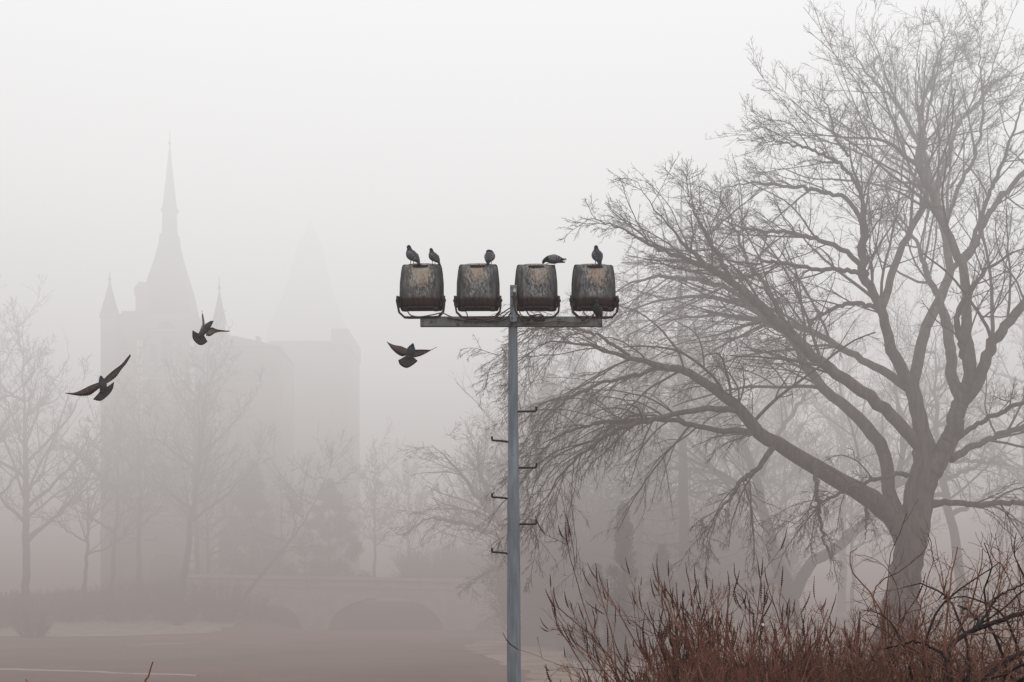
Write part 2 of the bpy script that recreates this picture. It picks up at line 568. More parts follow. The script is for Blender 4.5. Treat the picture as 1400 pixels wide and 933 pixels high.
strip('shore_strip', [gp(-120, 868), gp(60, 866), gp(160, 866), gp(250, 862), gp(325, 856)], [3.4, 4.6, 5.2, 4.6, 2.4], M['sand'], .10, seed=4)
strip('sand_line', [gp(-60, 917), gp(60, 918), gp(170, 921), gp(270, 925)], [.3, .26, .22, .1], M['sand'], .03, seed=6, rough=.5)
M['mud_pale'] = noise_mat('mud_pale', (.26, .18, .14), (.42, .33, .28), .6, .95)
strip('lake_path', [gp(672, 878), gp(700, 888), gp(745, 900), gp(800, 915), gp(850, 935)], [.9, 2.2, 2.4, 2.4, 2.4], M['mud_pale'], .05, seed=9)
M['mud'] = noise_mat('mud', (.2, .13, .1), (.34, .25, .21), .8, .95)
strip('mud_line', [gp(170, 885), gp(220, 882), gp(275, 878)], [.2, .5, .2], M['mud'], .03, seed=12, rough=.6)


# ---------------------------------------------------------------- light mast
MY = 17.0
S = MY / F                        # metres per photo pixel at the mast
MZ0 = 0.0


def mp(x, y, dy=0.0):
    """relative to mast base (702,ground)"""
    return Vector(((x - 702.5) * S, dy, ZC - (y - HY) * S))


mast = empty('light_mast', ((702.5 - CX) * S, MY, 0))
tag(mast, 'blue grey steel mast with climbing rungs and four weathered floodlights on its crossarm', 'light mast')
# pole as a lathe
prof = [(0, .16), (.03, .16), (.035, .09), (.30, .088), (ZC - (933 - HY) * S, 9.6 * S), (ZC - (700 - HY) * S, 8.6 * S), (ZC - (655 - HY) * S, 8.2 * S),
        (ZC - (654 - HY) * S, 7.7 * S), (ZC - (560 - HY) * S, 7.0 * S), (ZC - (449 - HY) * S, 6.2 * S), (ZC - (441 - HY) * S, 6.2 * S)]
prof = sorted(prof)
P = np.array([[(702.5 - 702.5) * S - (h - 1) * .0028, 0, h] for h, r in prof])[None]
P[..., 0] -= 0
R = np.array([r for h, r in prof])[None]
V, Q = tube_arrays(P, R, 40)
bm = bmesh.new()
vs = [bm.verts.new(v) for v in V]
for q in Q: bm.faces.new([vs[i] for i in q])
bm.faces.new(vs[-40:])
pole = bm_obj('pole', bm, M['pole'], mast, True)
top_dx = P[0, -1, 0]
bm = bmesh.new()
add_cyl(bm, (top_dx, 0, mp(0, 447).z), (top_dx, 0, mp(0, 441).z), 7.6 * S, 7.6 * S, 32)
bmesh.ops.bevel(bm, geom=bm.edges[:], offset=.004, segments=2, affect='EDGES')
bm_obj('collar', bm, M['pole'], mast, True)
# crossarm: channel section open at the back, tilted a hair
bm = bmesh.new()
a0, a1 = mp(575, 447), mp(823, 447)
zt = mp(0, 434.5).z; zb = mp(0, 447.3).z
add_box(bm, a0.x, a1.x, -.075, -.067, zb, zt)
add_box(bm, a0.x, a1.x, -.0665, .02, zt - .008, zt)
add_box(bm, a0.x, a1.x, -.0665, .02, zb, zb + .008)
for x in (578.5, 615, 636, 652, 676, 724, 748, 771, 800, 819):
    for yy in (438,):
        p = mp(x, yy + random.uniform(0, 4))
        add_cyl(bm, (p.x, -.074, p.z), (p.x, -.084, p.z), .009, .008, 8)
bm_obj('crossarm', bm, M['arm'], mast)
# upright post above the arm (square section)
bm = bmesh.new()
p0, p1 = mp(697.3, 443), mp(706.6, 393)
add_box(bm, p0.x, p1.x, -.135, -.078, p0.z, p1.z, .004)
bm_obj('post', bm, M['pole'], mast)
bm = bmesh.new()
q = mp(703.6, 404)
add_cyl(bm, (q.x, -.15, q.z), (q.x, -.15, q.z + .035), .022, .016, 16)
add_cyl(bm, (q.x, -.15, q.z + .035), (q.x, -.15, q.z + .05), .009, .009, 12)
bm_obj('insulator', bm, M['ceramic'], mast, True)
bm = bmesh.new()
for yy in (397, 409, 421, 438):
    p = mp(700, yy)
    bm = bmesh.new()
    add_cyl(bm, (p.x, -.134, p.z), (p.x, -.147, p.z), .008, .007, 8)
    bm_obj('bolt', bm, M['black_metal'], mast)


def pole_at(z):
    return np.interp(z, P[0, :, 2], P[0, :, 0]), np.interp(z, P[0, :, 2], R[0])


for i, (yy, side) in enumerate([(563, 1), (640, 1), (717, 1), (603.5, -1), (681, -1), (756, -1)]):
    z = mp(0, yy).z
    cx, rr = pole_at(z)
    tipx = (733 if side > 0 else 673) ; tx = mp(tipx, 0).x
    sag = .012 if side < 0 else .0
    pts = np.array([[cx + side * rr * .7, -.01, z - sag, .0125], [(cx + tx) / 2, -.02, z, .0125], [tx - side * .02, -.03, z + sag * .5, .0125], [tx, -.031, z + .012, .0125], [tx + side * .002, -.031, z + .028, .013], [tx + side * .002, -.031, z + .055, .014]])
    c = resample(pts, 24)
    Vr, Qr = tube_arrays(c[None, :, :3], c[None, :, 3], 10)
    bm = bmesh.new(); vs = [bm.verts.new(v) for v in Vr]
    for q_ in Qr: bm.faces.new([vs[k] for k in q_])
    bm.faces.new(vs[-10:]); bm.faces.new(vs[:10][::-1])
    bm_obj('rung', bm, M['rung'], mast, True)


def make_floodlight(cx, ytop, ybot, w, yaw, idx):
    """a housing seen from behind; origin at the bottom middle"""
    zb = mp(0, ybot).z; H = (ybot - ytop) * S; W = w * S / 2
    X0 = mp(cx, 0).x
    nu, nv = 41, 41
    D = .17

    def half(v):
        # barrel outline with rounded corners
        base = np.interp(v, [0, .12, .35, .6, .85, 1], [.93, .985, 1.0, .99, .935, .875])
        cr = .045
        e = 1 - max(0, (v - (1 - cr)) / cr) ** 2.2 * .06 - max(0, ((cr * .8) - v) / (cr * .8)) ** 2 * .04
        return base * e * W
    bm = bmesh.new()
    grid = []
    for j in range(nv):
        v = j / (nv - 1); row = []
        h = half(v)
        pv = np.interp(v, [0, .06, .2, .28, .5, .8, .95, 1], [.30, .62, .86, .90, 1.0, .92, .66, .35])
        for i in range(nu):
            u = -1 + 2 * i / (nu - 1)
            us = math.copysign(abs(u) ** .8, u)
            prof_ = (1 - abs(us) ** 2.6)
            dep = D * pv * max(prof_, 0) ** .62
            topcurve = -.012 * abs(us) ** 2.5 if v > .9 else 0
            row.append(bm.verts.new((h * us, -dep, v * H + topcurve * (v - .9) * 10)))
        grid.append(row)
    for j in range(nv - 1):
        for i in range(nu - 1):
            bm.faces.new((grid[j][i], grid[j][i + 1], grid[j + 1][i + 1], grid[j + 1][i]))
    # close on to the rim: extrude outline forward
    ring = grid[0][:] + [grid[j][-1] for j in range(1, nv)] + grid[-1][-2::-1] + [grid[j][0] for j in range(nv - 2, 0, -1)]
    r2 = [bm.verts.new((v.co.x, .045, v.co.z)) for v in ring]
    n = len(ring)
    for k in range(n):
        bm.faces.new((ring[(k + 1) % n], ring[k], r2[k], r2[(k + 1) % n]))
    # cast ribs: two faint vertical seams
    o = bm_obj('floodlight', bm, M['housing'], mast, True)
    o.location = (X0, .0, zb); o.rotation_euler = (radians(-4), 0, radians(yaw))
    # rim
    bm = bmesh.new()
    outl = []
    for v in r2_outline(half, H, 40):
        outl.append(v)
    f0 = [bm.verts.new((x * 1.0 + math.copysign(.007, x), .010, z + (.007 if z > H / 2 else -.006))) for x, z in outl]
    f1 = [bm.verts.new((v.co.x, .055, v.co.z)) for v in f0]
    m_ = len(f0)
    bm.faces.new(f0); bm.faces.new(f1[::-1])
    for k in range(m_):
        bm.faces.new((f0[(k + 1) % m_], f0[k], f1[k], f1[(k + 1) % m_]))
    bm_obj('rim', bm, M['black_metal'], o)
    # glass at the front (faces away from the viewer)
    bm = bmesh.new(); add_box(bm, -W * .82, W * .82, .0555, .062, H * .1, H * .9, .004)
    bm_obj('glass', bm, M['window'], o)
    # slot with lip near the top
    bm = bmesh.new()
    sv = [bm.verts.new((.095 * sin(a) , -.152 if True else 0, H * .905 - (.022 * max(0, cos(a)) if cos(a) > 0 else .004 * cos(a)) )) for a in np.linspace(-pi / 2, pi * 1.5, 28, endpoint=False)]
    bmesh.ops.contextual_create(bm, geom=sv)
    ex = bmesh.ops.extrude_face_region(bm, geom=bm.faces[:])
    bmesh.ops.translate(bm, vec=(0, .05, 0), verts=[v for v in ex['geom'] if isinstance(v, bmesh.types.BMVert)])
    bm_obj('slot', bm, M['black_metal'], o)
    # feet / terminal lugs under the housing
    bm = bmesh.new()
    for sx in (-1, 1):
        add_box(bm, sx * W * .70 - .03, sx * W * .70 + .03, -.09, .0, -.026, .012, .005)
        bm_obj('lug', bm, M['black_metal'], o); bm = bmesh.new()
    add_box(bm, -W * .6, W * .6, -.105, .0, -.008, .018, .004)
    bm_obj('base_plate', bm, M['black_metal'], o)
    # yoke
    ybr = mp(0, 436.3).z - zb
    pts = [(-W - .015, .10), (-W - .022, .04), (-W - .006, -.045), (-W * .76, ybr + .004), (-W * .55, ybr), (W * .55, ybr), (W * .84, ybr + .006), (W + .018, -.04), (W + .028, .04), (W + .018, .10)]
    bm = bmesh.new()
    t = .017
    inner, outer = [], []
    for k, (x, z) in enumerate(pts):
        a = Vector(pts[max(k - 1, 0)]); b = Vector(pts[min(k + 1, len(pts) - 1)])
        d = (b - a).normalized(); nn = Vector((-d.y, d.x))
        inner.append((x + nn.x * t, z + nn.y * t)); outer.append((x - nn.x * t * .3, z - nn.y * t * .3))
    ymin_ = -.085
    def vrow(lst, y): return [bm.verts.new((x, y, z)) for x, z in lst]
    A, B, C_, D_ = vrow(inner, -.088), vrow(outer, -.088), vrow(outer, -.03), vrow(inner, -.03)
    for k in range(len(pts) - 1):
        for p_, q_ in ((A, B), (B, C_), (C_, D_), (D_, A)):
            bm.faces.new((p_[k], q_[k], q_[k + 1], p_[k + 1]))
    bm.faces.new((A[0], D_[0], C_[0], B[0])); bm.faces.new((A[-1], B[-1], C_[-1], D_[-1]))
    yk = bm_obj('yoke', bm, M['black_metal'], o)
    yk.rotation_euler = (radians(4), 0, 0)
    # pivots
    for sx in (-1, 1):
        bm = bmesh.new()
        x = sx * (W + .008)
        m4 = Matrix.Translation((x + sx * .008, -.05, .095)) @ Matrix.Rotation(pi / 2, 4, 'Y')
        bmesh.ops.create_cone(bm, cap_ends=True, segments=24, radius1=.062, radius2=.055, depth=.03, matrix=m4)
        add_cyl(bm, (x + sx * .02, -.05, .095), (x + sx * .034, -.05, .095), .018, .016, 6)
        add_box(bm, min(x - sx * .03, x), max(x - sx * .03, x), -.08, -.01, .02, .09)
        bm_obj('pivot', bm, M['black_metal'], o, False)
    return o


def r2_outline(half, H, n):
    pts = []
    for j in range(n): pts.append((half(j / (n - 1)), j / (n - 1) * H))
    top = [(half(1) * (1 - k / 6), H + .004 * (k / 6)) for k in range(1, 6)]
    pts2 = pts + top
    left = [(-x, z) for x, z in pts2[::-1]]
    return pts2 + left


lamps = []
for i, (cx, yt, yb, w, yaw) in enumerate([(576, 361, 423.5, 59, -3), (653.5, 361, 423.5, 57.5, -1.5), (733, 361.5, 423.5, 57.5, 1), (812, 361.5, 423.5, 59, 3)]):
    o = make_floodlight(cx, yt, yb, w, yaw, i)
    lamps.append(o)
lab = ['outer floodlight whose rusty patch is streaked orange, two pigeons on top', 'floodlight between the outer one and the post, one round pigeon on top',
       'floodlight close against the post, with the bending pigeon on top', 'floodlight with a pigeon on top and another beneath its chin']
for o, l in zip(lamps, lab): o['label'] = l

# cables along the arm
cabs = [
    ([(558, 428, -.09), (563, 434, -.12), (575, 436, -.12), (592, 433, -.11), (605, 431, -.12), (618, 436, -.12), (640, 441, -.11), (665, 441, -.11), (685, 437, -.12), (697, 428, -.13)], .0075, 'cable'),
    ([(612, 437, -.10), (628, 440, -.10), (648, 438, -.11), (670, 442, -.11), (690, 440, -.12), (699, 430, -.14)], .008, 'cable_dark'),
    ([(637, 428, -.09), (639, 432, -.10), (641, 436, -.10), (655, 438, -.10), (675, 437, -.11), (698, 424, -.14)], .007, 'cable'),
    ([(704, 404, -.16), (705, 415, -.16), (706, 428, -.16), (712, 438, -.13), (722, 443, -.11), (738, 444, -.11), (760, 441, -.11), (790, 444, -.11), (803, 440, -.11), (811, 432, -.11)], .0085, 'cable'),
    ([(704, 404, -.16), (702, 412, -.16), (704, 424, -.16), (709, 436, -.14), (719, 445, -.11), (735, 441, -.11), (744, 437, -.11), (738, 433, -.11), (725, 434, -.11), (720, 428, -.09)], .0085, 'cable_dark'),
    ([(797, 428, -.09), (801, 434, -.11), (809, 435, -.11), (811, 433, -.12)], .007, 'cable'),
    ([(706, 408, -.16), (708, 420, -.16), (713, 434, -.13), (730, 439, -.11), (745, 437, -.11)], .0065, 'cable_dark'),
]
for pts, r, mt in cabs:
    c = np.array([(*mp(x, y, d), r) for x, y, d in pts])
    c = resample(c, 60)
    tubes_obj('cable', [(c[None, :, :3], c[None, :, 3], 8)], M[mt], mast)
# rust lumps (clamps) on the arm
bm = bmesh.new()
for x in (638, 652, 668, 722, 733, 742, 797):
    p = mp(x, 437)
    bm = bmesh.new()
    add_box(bm, p.x - .02, p.x + .025, -.10, -.0755, p.z - .03, p.z + .02, .004)
    bm_obj('clamp', bm, M['cable_dark'], mast)


# ---------------------------------------------------------------- pigeons
def loft(bm, cl, secs, n=18, colors=None):
    """secs: list of (centre Vector, half width (lateral), half height, colour)."""
    rings = []
    K = len(secs)
    for k, (c, w, h, colr) in enumerate(secs):
        a = secs[max(k - 1, 0)][0]; b = secs[min(k + 1, K - 1)][0]
        t = (b - a).normalized()
        lat = Vector((0, 1, 0))
        if abs(t.dot(lat)) > .95: lat = Vector((1, 0, 0))
        up = lat.cross(t) * -1
        if up.length < 1e-5: up = Vector((0, 0, 1))
        up.normalize(); lat = t.cross(up)
        ring = []
        for i in range(n):
            an = 2 * pi * i / n
            v = bm.verts.new(c + lat * (w * cos(an)) + up * (h * sin(an)))
            v[cl] = (*colr, 1)
            ring.append(v)
        rings.append(ring)
    for a, b in zip(rings[:-1], rings[1:]):
        for i in range(n):
            bm.faces.new((a[i], a[(i + 1) % n], b[(i + 1) % n], b[i]))
    bm.faces.new(rings[0][::-1]); bm.faces.new(rings[-1])


def interp_secs(ctrl, n):
    arr = np.array([[*c, w, h, *colr] for c, w, h, colr in ctrl])
    k = len(arr)
    ext = np.vstack([2 * arr[0] - arr[1], arr, 2 * arr[-1] - arr[-2]])
    out = []
    for s in np.linspace(0, k - 1, n):
        i = min(int(s), k - 2); t = s - i
        p0, p1, p2, p3 = ext[i:i + 4]
        v = .5 * ((2 * p1) + (-p0 + p2) * t + (2 * p0 - 5 * p1 + 4 * p2 - p3) * t * t + (-p0 + 3 * p1 - 3 * p2 + p3) * t ** 3)
        v[3:5] = np.maximum(v[3:5], .0015); v[5:] = np.clip(v[5:], .004, 1)
        out.append((Vector(v[:3]), v[3], v[4], tuple(v[5:8])))
    return out


def sheet(bm, cl, lead, trail, thick, colf, n=60, m=9, serr=0.0, camber=.012, feathers=14):
    """thin closed slab between two 3-D curves (wing or tail)"""
    L_ = resample(np.array([(*p, 1) for p in lead]), n)[:, :3]
    T_ = resample(np.array([(*p, 1) for p in trail]), n)[:, :3]
    nrm_all = np.cross(np.gradient(L_, axis=0), T_ - L_)
    nrm_all = norm(nrm_all)
    nn = norm(nrm_all.mean(0)[None])[0]
    top, bot = [], []
    for i in range(n):
        t = i / (n - 1)
        rt, rb = [], []
        sr = serr * (abs((t * feathers) % 1 - .5) * 2) ** 1.6
        for j in range(m):
            s = j / (m - 1)
            p = L_[i] + (T_[i] - L_[i]) * (s * (1 - sr))
            p = p + nn * camber * sin(pi * s)
            th = max(thick * (1 - .75 * s) * (1 - .4 * t), .0058)
            colr = colf(t, s, (t * feathers) % 1)
            a = bm.verts.new(p + nn * th / 2); a[cl] = (*colr, 1)
            b = bm.verts.new(p - nn * th / 2); b[cl] = (*colr, 1)
            rt.append(a); rb.append(b)
        top.append(rt); bot.append(rb)
    for i in range(n - 1):
        for j in range(m - 1):
            bm.faces.new((top[i][j], top[i + 1][j], top[i + 1][j + 1], top[i][j + 1]))
            bm.faces.new((bot[i][j], bot[i][j + 1], bot[i + 1][j + 1], bot[i + 1][j]))
    for i in range(n - 1):
        bm.faces.new((top[i][0], bot[i][0], bot[i + 1][0], top[i + 1][0]))
        bm.faces.new((top[i][-1], top[i + 1][-1], bot[i + 1][-1], bot[i][-1]))
    for j in range(m - 1):
        bm.faces.new((top[0][j], top[0][j + 1], bot[0][j + 1], bot[0][j]))
        bm.faces.new((top[-1][j], bot[-1][j], bot[-1][j + 1], top[-1][j + 1]))


def finish_bird(name, bm, voxel, loc, rot, extra=None):
    """fuse the shapes into one continuous skin and carry the colours over"""
    cl = bm.verts.layers.float_color['Col']
    bmesh.ops.recalc_face_normals(bm, faces=bm.faces[:])
    kd = kdtree.KDTree(len(bm.verts)); cols = []
    for i, v in enumerate(bm.verts):
        kd.insert(v.co, i); cols.append(tuple(v[cl]))
    kd.balance()
    me = bpy.data.meshes.new('raw'); bm.to_mesh(me); bm.free()
    tmp = bpy.data.objects.new('raw', me); col.objects.link(tmp)
    md = tmp.modifiers.new('r', 'REMESH'); md.mode = 'VOXEL'; md.voxel_size = voxel; md.use_smooth_shade = True
    sm = tmp.modifiers.new('s', 'SMOOTH'); sm.factor = .5; sm.iterations = 2
    dg = bpy.context.evaluated_depsgraph_get()
    ev = tmp.evaluated_get(dg)
    new = bpy.data.meshes.new_from_object(ev)
    bpy.data.objects.remove(tmp); bpy.data.meshes.remove(me)
    bm2 = bmesh.new(); bm2.from_mesh(new)
    for l in list(bm2.verts.layers.float_color.values()): bm2.verts.layers.float_color.remove(l)
    cl2 = bm2.verts.layers.float_color.new('Col')
    for v in bm2.verts:
        _, i, _ = kd.find(v.co); v[cl2] = cols[i]
    if extra:
        extra(bm2, cl2)
    bm2.to_mesh(new); bm2.free(); new.name = name
    o = link_mesh(name, new, M['feathers'])
    o.location = loc; o.rotation_euler = rot
    return o


SL = (.060, .066, .080); DK = (.020, .021, .026); NK = (.020, .030, .032); WG = (.125, .13, .145); BAR = (.014, .014, .016); BK = (.03, .028, .028)


def perched(pose, pt, Yd, yaw, label, pale=1.0, roll=0, size=1.0, white=False):
    bm = bmesh.new(); cl = bm.verts.layers.float_color.new('Col')
    sl = tuple(c * pale for c in SL); wg = tuple(c * pale for c in WG)
    V_ = Vector
    if pose == 'upright':
        sp = [(V_((-.150, 0, -.030)), .018, .005, DK), (V_((-.115, 0, .008)), .026, .010, DK), (V_((-.075, 0, .045)), .038, .026, sl), (V_((-.03, 0, .085)), .053, .047, sl), (V_((.015, 0, .118)), .058, .055, sl),
              (V_((.040, 0, .150)), .048, .046, NK), (V_((.052, 0, .185)), .030, .031, NK), (V_((.058, 0, .208)), .0225, .024, DK), (V_((.068, 0, .224)), .021, .021, DK), (V_((.086, 0, .224)), .013, .012, DK), (V_((.104, 0, .217)), .004, .004, BK)]
        sh, wt = V_((.035, .047, .140)), V_((-.125, .018, .004))
    elif pose == 'tucked':
        sp = [(V_((-.130, 0, -.030)), .016, .005, DK), (V_((-.10, 0, .010)), .024, .012, DK), (V_((-.065, 0, .05)), .042, .030, sl), (V_((-.025, 0, .085)), .056, .05, sl), (V_((.015, 0, .112)), .062, .058, sl),
              (V_((.035, 0, .138)), .055, .050, NK), (V_((.030, .0, .160)), .038, .034, NK), (V_((.018, .012, .174)), .024, .022, DK), (V_((-.002, .026, .170)), .019, .017, DK), (V_((-.022, .04, .155)), .005, .005, BK)]
        sh, wt = V_((.035, .052, .130)), V_((-.110, .02, .004))
    elif pose == 'bent':
        sp = [(V_((-.165, 0, .045)), .020, .005, DK), (V_((-.125, 0, .050)), .024, .012, DK), (V_((-.08, 0, .065)), .036, .026, sl), (V_((-.03, 0, .078)), .050, .045, sl), (V_((.02, 0, .088)), .053, .050, sl),
              (V_((.060, 0, .090)), .040, .040, NK), (V_((.090, 0, .082)), .027, .028, NK), (V_((.108, 0, .070)), .0215, .022, DK), (V_((.120, 0, .056)), .018, .018, DK), (V_((.124, 0, .040)), .010, .010, DK), (V_((.122, 0, .022)), .004, .004, BK)]
        sh, wt = V_((.045, .042, .105)), V_((-.150, .022, .078))
    loft(bm, cl, interp_secs([(c, w * 1.12, h * 1.12, q) for c, w, h, q in sp], 44), 20)
    for s in (-1, 1):
        a = V_((sh.x, sh.y * s, sh.z)); b = V_((wt.x, wt.y * s, wt.z))
        secs = []
        for k in range(30):
            t = k / 29
            c = a.lerp(b, t) + V_((0, s * .010 * sin(pi * t), .010 * sin(pi * t)))
            w = np.interp(t, [0, .1, .35, .7, 1], [.006, .013, .018, .012, .003])
            h = np.interp(t, [0, .1, .35, .7, 1], [.010, .030, .040, .024, .004])
            bar = any(abs(t - q) < .028 for q in (.52, .68))
            cc = BAR if (bar or t > .86) else (wg if t < .8 else sl)
            if white and s == (1 if white == 1 else -1) and .12 < t < .24: cc = (.5, .5, .5)
            secs.append((c, w, h, cc))
        loft(bm, cl, secs, 14)
        if pose == 'bent':   # loose wing tips over the tail
            sheet(bm, cl, [(-.07, s * .03, .10), (-.13, s * .034, .088), (-.185, s * .03, .088)], [(-.07, s * .028, .075), (-.13, s * .03, .072), (-.18, s * .026, .078)], .005, lambda t, q, f: DK, 16, 5, camber=.0)
    belly = {'upright': .055, 'tucked': .05, 'bent': .05}[pose]

    def legs(bm2, cl2):
        for s in (-1, 1):
            hx = {'upright': -.005, 'tucked': -.005, 'bent': -.01 + .02 * s}[pose]
            foot = V_((hx + .008, s * .022, .0))
            if pose == 'bent' and s == 1: foot = V_((.055, .018, .03))
            hip = V_((hx, s * .022, belly + .012))
            n0 = len(bm2.verts)
            add_cyl(bm2, foot, hip, .0035, .006, 8)
            for dx, dy in ((.026, 0), (.02, .014), (.02, -.014), (-.016, 0)):
                add_cyl(bm2, foot + V_((0, 0, .003)), foot + V_((dx, dy, .002)), .003, .0018, 6)
            bm2.verts.ensure_lookup_table()
            for v in bm2.verts[n0:]: v[cl2] = (.13, .05, .05, 1)
        # eyes
        hd = {'upright': V_((.076, 0, .226)), 'tucked': V_((0.008, .024, .174)), 'bent': V_((.118, 0, .062))}[pose]
        for s in (-1, 1):
            n0 = len(bm2.verts)
            bmesh.ops.create_uvsphere(bm2, u_segments=8, v_segments=6, radius=.0035, matrix=Matrix.Translation(hd + V_((0, s * .0185, 0))))
            bm2.verts.ensure_lookup_table()
            for v in bm2.verts[n0:]: v[cl2] = (.25, .08, .02, 1)
    p = at(pt[0], pt[1] + 1.4, Yd)
    o = finish_bird('pigeon', bm, .0032, tuple(p), (radians(roll), 0, radians(yaw)), legs)
    o.scale = (size, size, size)
    tag(o, label, 'pigeon', 'pigeons perched on the light mast')
    return o


YL = MY - .03
perched('upright', (563.5, 360.6), YL, 132, 'larger slate pigeon nearest the outer edge of the end floodlight, facing away from the post', 1.0)
perched('upright', (593, 360.4), YL, 128, 'smaller pigeon with a white fleck on its wing, beside another pigeon on the end floodlight', .85, size=.84, white=-1)
perched('tucked', (669.5, 360.8), YL + .02, 80, 'round fluffed pigeon with its head tucked in, on the second floodlight', 1.15, size=.94)
perched('bent', (755.5, 362.6), YL, 172, 'pale grey pigeon with dark wing bars, bending down with one foot raised', 1.6, size=.92)
perched('upright', (816.5, 361.0), YL, 99, 'dark pigeon seen from behind, sitting upright on top of the end floodlight', .72, size=1.02)
perched('upright', (817, 434.2), MY - .10, -112, 'small dark greenish pigeon standing on the crossarm below the end floodlight', .6, size=.88)


def flying(pt0, scale_px, Yd, body, lw, rw, tail, label, tint=1.0, br=(.155, .115, .105)):  # default br paints light showing through the feathers into the wing colour
    """all outlines given in zoomed picture units around pt0; depth in metres."""
    s = scale_px * Yd / F

    def W(p):
        return (p[0] * s, p[2] if len(p) > 2 else 0.0, -p[1] * s)
    bm = bmesh.new(); cl = bm.verts.layers.float_color.new('Col')
    secs = []
    for (x, y, d, w, h, c) in body:
        secs.append((Vector((x * s, d, -y * s)), w, h, c))
    # loft with frame based on depth axis
    arr = interp_secs(secs, 40)
    rings = []
    for k, (c, w, h, colr) in enumerate(arr):
        a = arr[max(k - 1, 0)][0]; b = arr[min(k + 1, len(arr) - 1)][0]
        t = (b - a).normalized(); up = Vector((0, -1, 0)); lat = t.cross(up).normalized(); up = lat.cross(t)
        ring = []
        for i in range(18):
            an = 2 * pi * i / 18
            v = bm.verts.new(c + lat * (w * cos(an)) + up * (h * sin(an))); v[cl] = (*colr, 1); ring.append(v)
        rings.append(ring)
    for a, b in zip(rings[:-1], rings[1:]):
        for i in range(18): bm.faces.new((a[i], a[(i + 1) % 18], b[(i + 1) % 18], b[i]))
    bm.faces.new(rings[0][::-1]); bm.faces.new(rings[-1])

    def wing_col(t, q, f):
        dk = (.020, .016, .016)
        if q < .14: return dk
        e = .80 - .15 * t
        if q > e: return dk
        k = .72 + .28 * math.cos(f * 2 * pi)
        if t > .9: k *= .5
        return tuple(c * k * tint for c in br)

    def tail_col(t, q, f):
        k = .8 + .2 * math.cos(f * 2 * pi)
        if q > .86: return (.012, .012, .013)
        return tuple(c * k for c in (.062, .061, .064))
    for wg_ in (lw, rw):
        sheet(bm, cl, [W(p) for p in wg_[0]], [W(p) for p in wg_[1]], .010, wing_col, 90, 14, serr=.10, feathers=17)
    sheet(bm, cl, [W(p) for p in tail[0]], [W(p) for p in tail[1]], .008, tail_col, 60, 12, serr=.03, feathers=12, camber=.004)
    o = finish_bird('pigeon', bm, .0030, tuple(at(pt0[0], pt0[1], Yd)), (0, 0, 0))
    tag(o, label, 'pigeon', 'pigeons in flight')
    return o


# centre bird, belly to the viewer, wings spread wide
def off(pts, cx, cy):
    return [((p[0] - cx), (p[1] - cy)) + tuple(p[2:]) for p in pts]


zb_ = 90 / 1400
c0 = (640, 480)
flying((520 + c0[0] * zb_, 450 + c0[1] * zb_), zb_, 16.8,
       [(-30, 150, .0, .026, .014, SL), (-15, 90, .0, .036, .026, SL), (5, 20, -.005, .050, .040, SL), (20, -40, -.008, .052, .044, SL), (32, -90, -.006, .038, .036, NK), (42, -125, .0, .024, .024, DK), (48, -150, .004, .018, .018, DK), (52, -178, .010, .004, .004, BK)],
       (off([(610, 440, 0), (520, 395, .02), (430, 350, .05), (300, 325, .06), (200, 292, .04), (135, 262, .0)], *c0), off([(610, 570, 0), (530, 572, .02), (450, 578, .05), (350, 525, .06), (240, 425, .04), (140, 285, .0)], *c0)),
       (off([(690, 430, 0), (760, 432, .02), (880, 418, .06), (990, 412, .09), (1070, 402, .11), (1210, 328, .14)], *c0), off([(680, 590, 0), (730, 606, .02), (850, 562, .06), (960, 498, .09), (1060, 432, .11), (1205, 340, .14)], *c0)),
       (off([(560, 560), (585, 570), (610, 575), (640, 572), (670, 565)], *c0), off([(375, 665), (420, 770), (560, 835), (700, 765), (800, 680)], *c0)),
       'pigeon in flight beneath the outer floodlight, wings spread level and tail fanned')

zb_ = 240 / 1400
c0 = (350, 690)
flying((80 + c0[0] * zb_, 410 + c0[1] * zb_), zb_, 16.2,
       [(-5, 50, .0, .026, .014, SL), (2, 25, .0, .036, .028, SL), (4, 0, -.005, .046, .040, SL), (2, -25, -.008, .046, .042, SL), (-4, -48, -.006, .034, .034, NK), (-10, -66, .0, .022, .022, DK), (-13, -76, .006, .015, .015, DK), (-16, -86, .012, .004, .004, BK)],
       (off([(335, 655, 0), (290, 665, .03), (230, 683, .06), (170, 712, .07), (110, 735, .06), (45, 739, .03)], *c0), off([(335, 700, 0), (300, 722, .03), (240, 757, .06), (175, 764, .07), (110, 757, .06), (48, 746, .03)], *c0)),
       (off([(355, 640, 0), (385, 600, .03), (430, 548, .08), (475, 505, .12), (510, 455, .15), (538, 412, .18)], *c0), off([(372, 675, 0), (400, 655, .03), (445, 610, .08), (480, 545, .12), (515, 492, .15), (546, 425, .18)], *c0)),
       (off([(335, 725), (345, 728), (358, 725), (368, 715), (376, 702)], *c0), off([(272, 797), (335, 808), (395, 765), (432, 715), (446, 652)], *c0)),
       'lowest flying pigeon, one long wing out level and the other swept steeply up', .8)

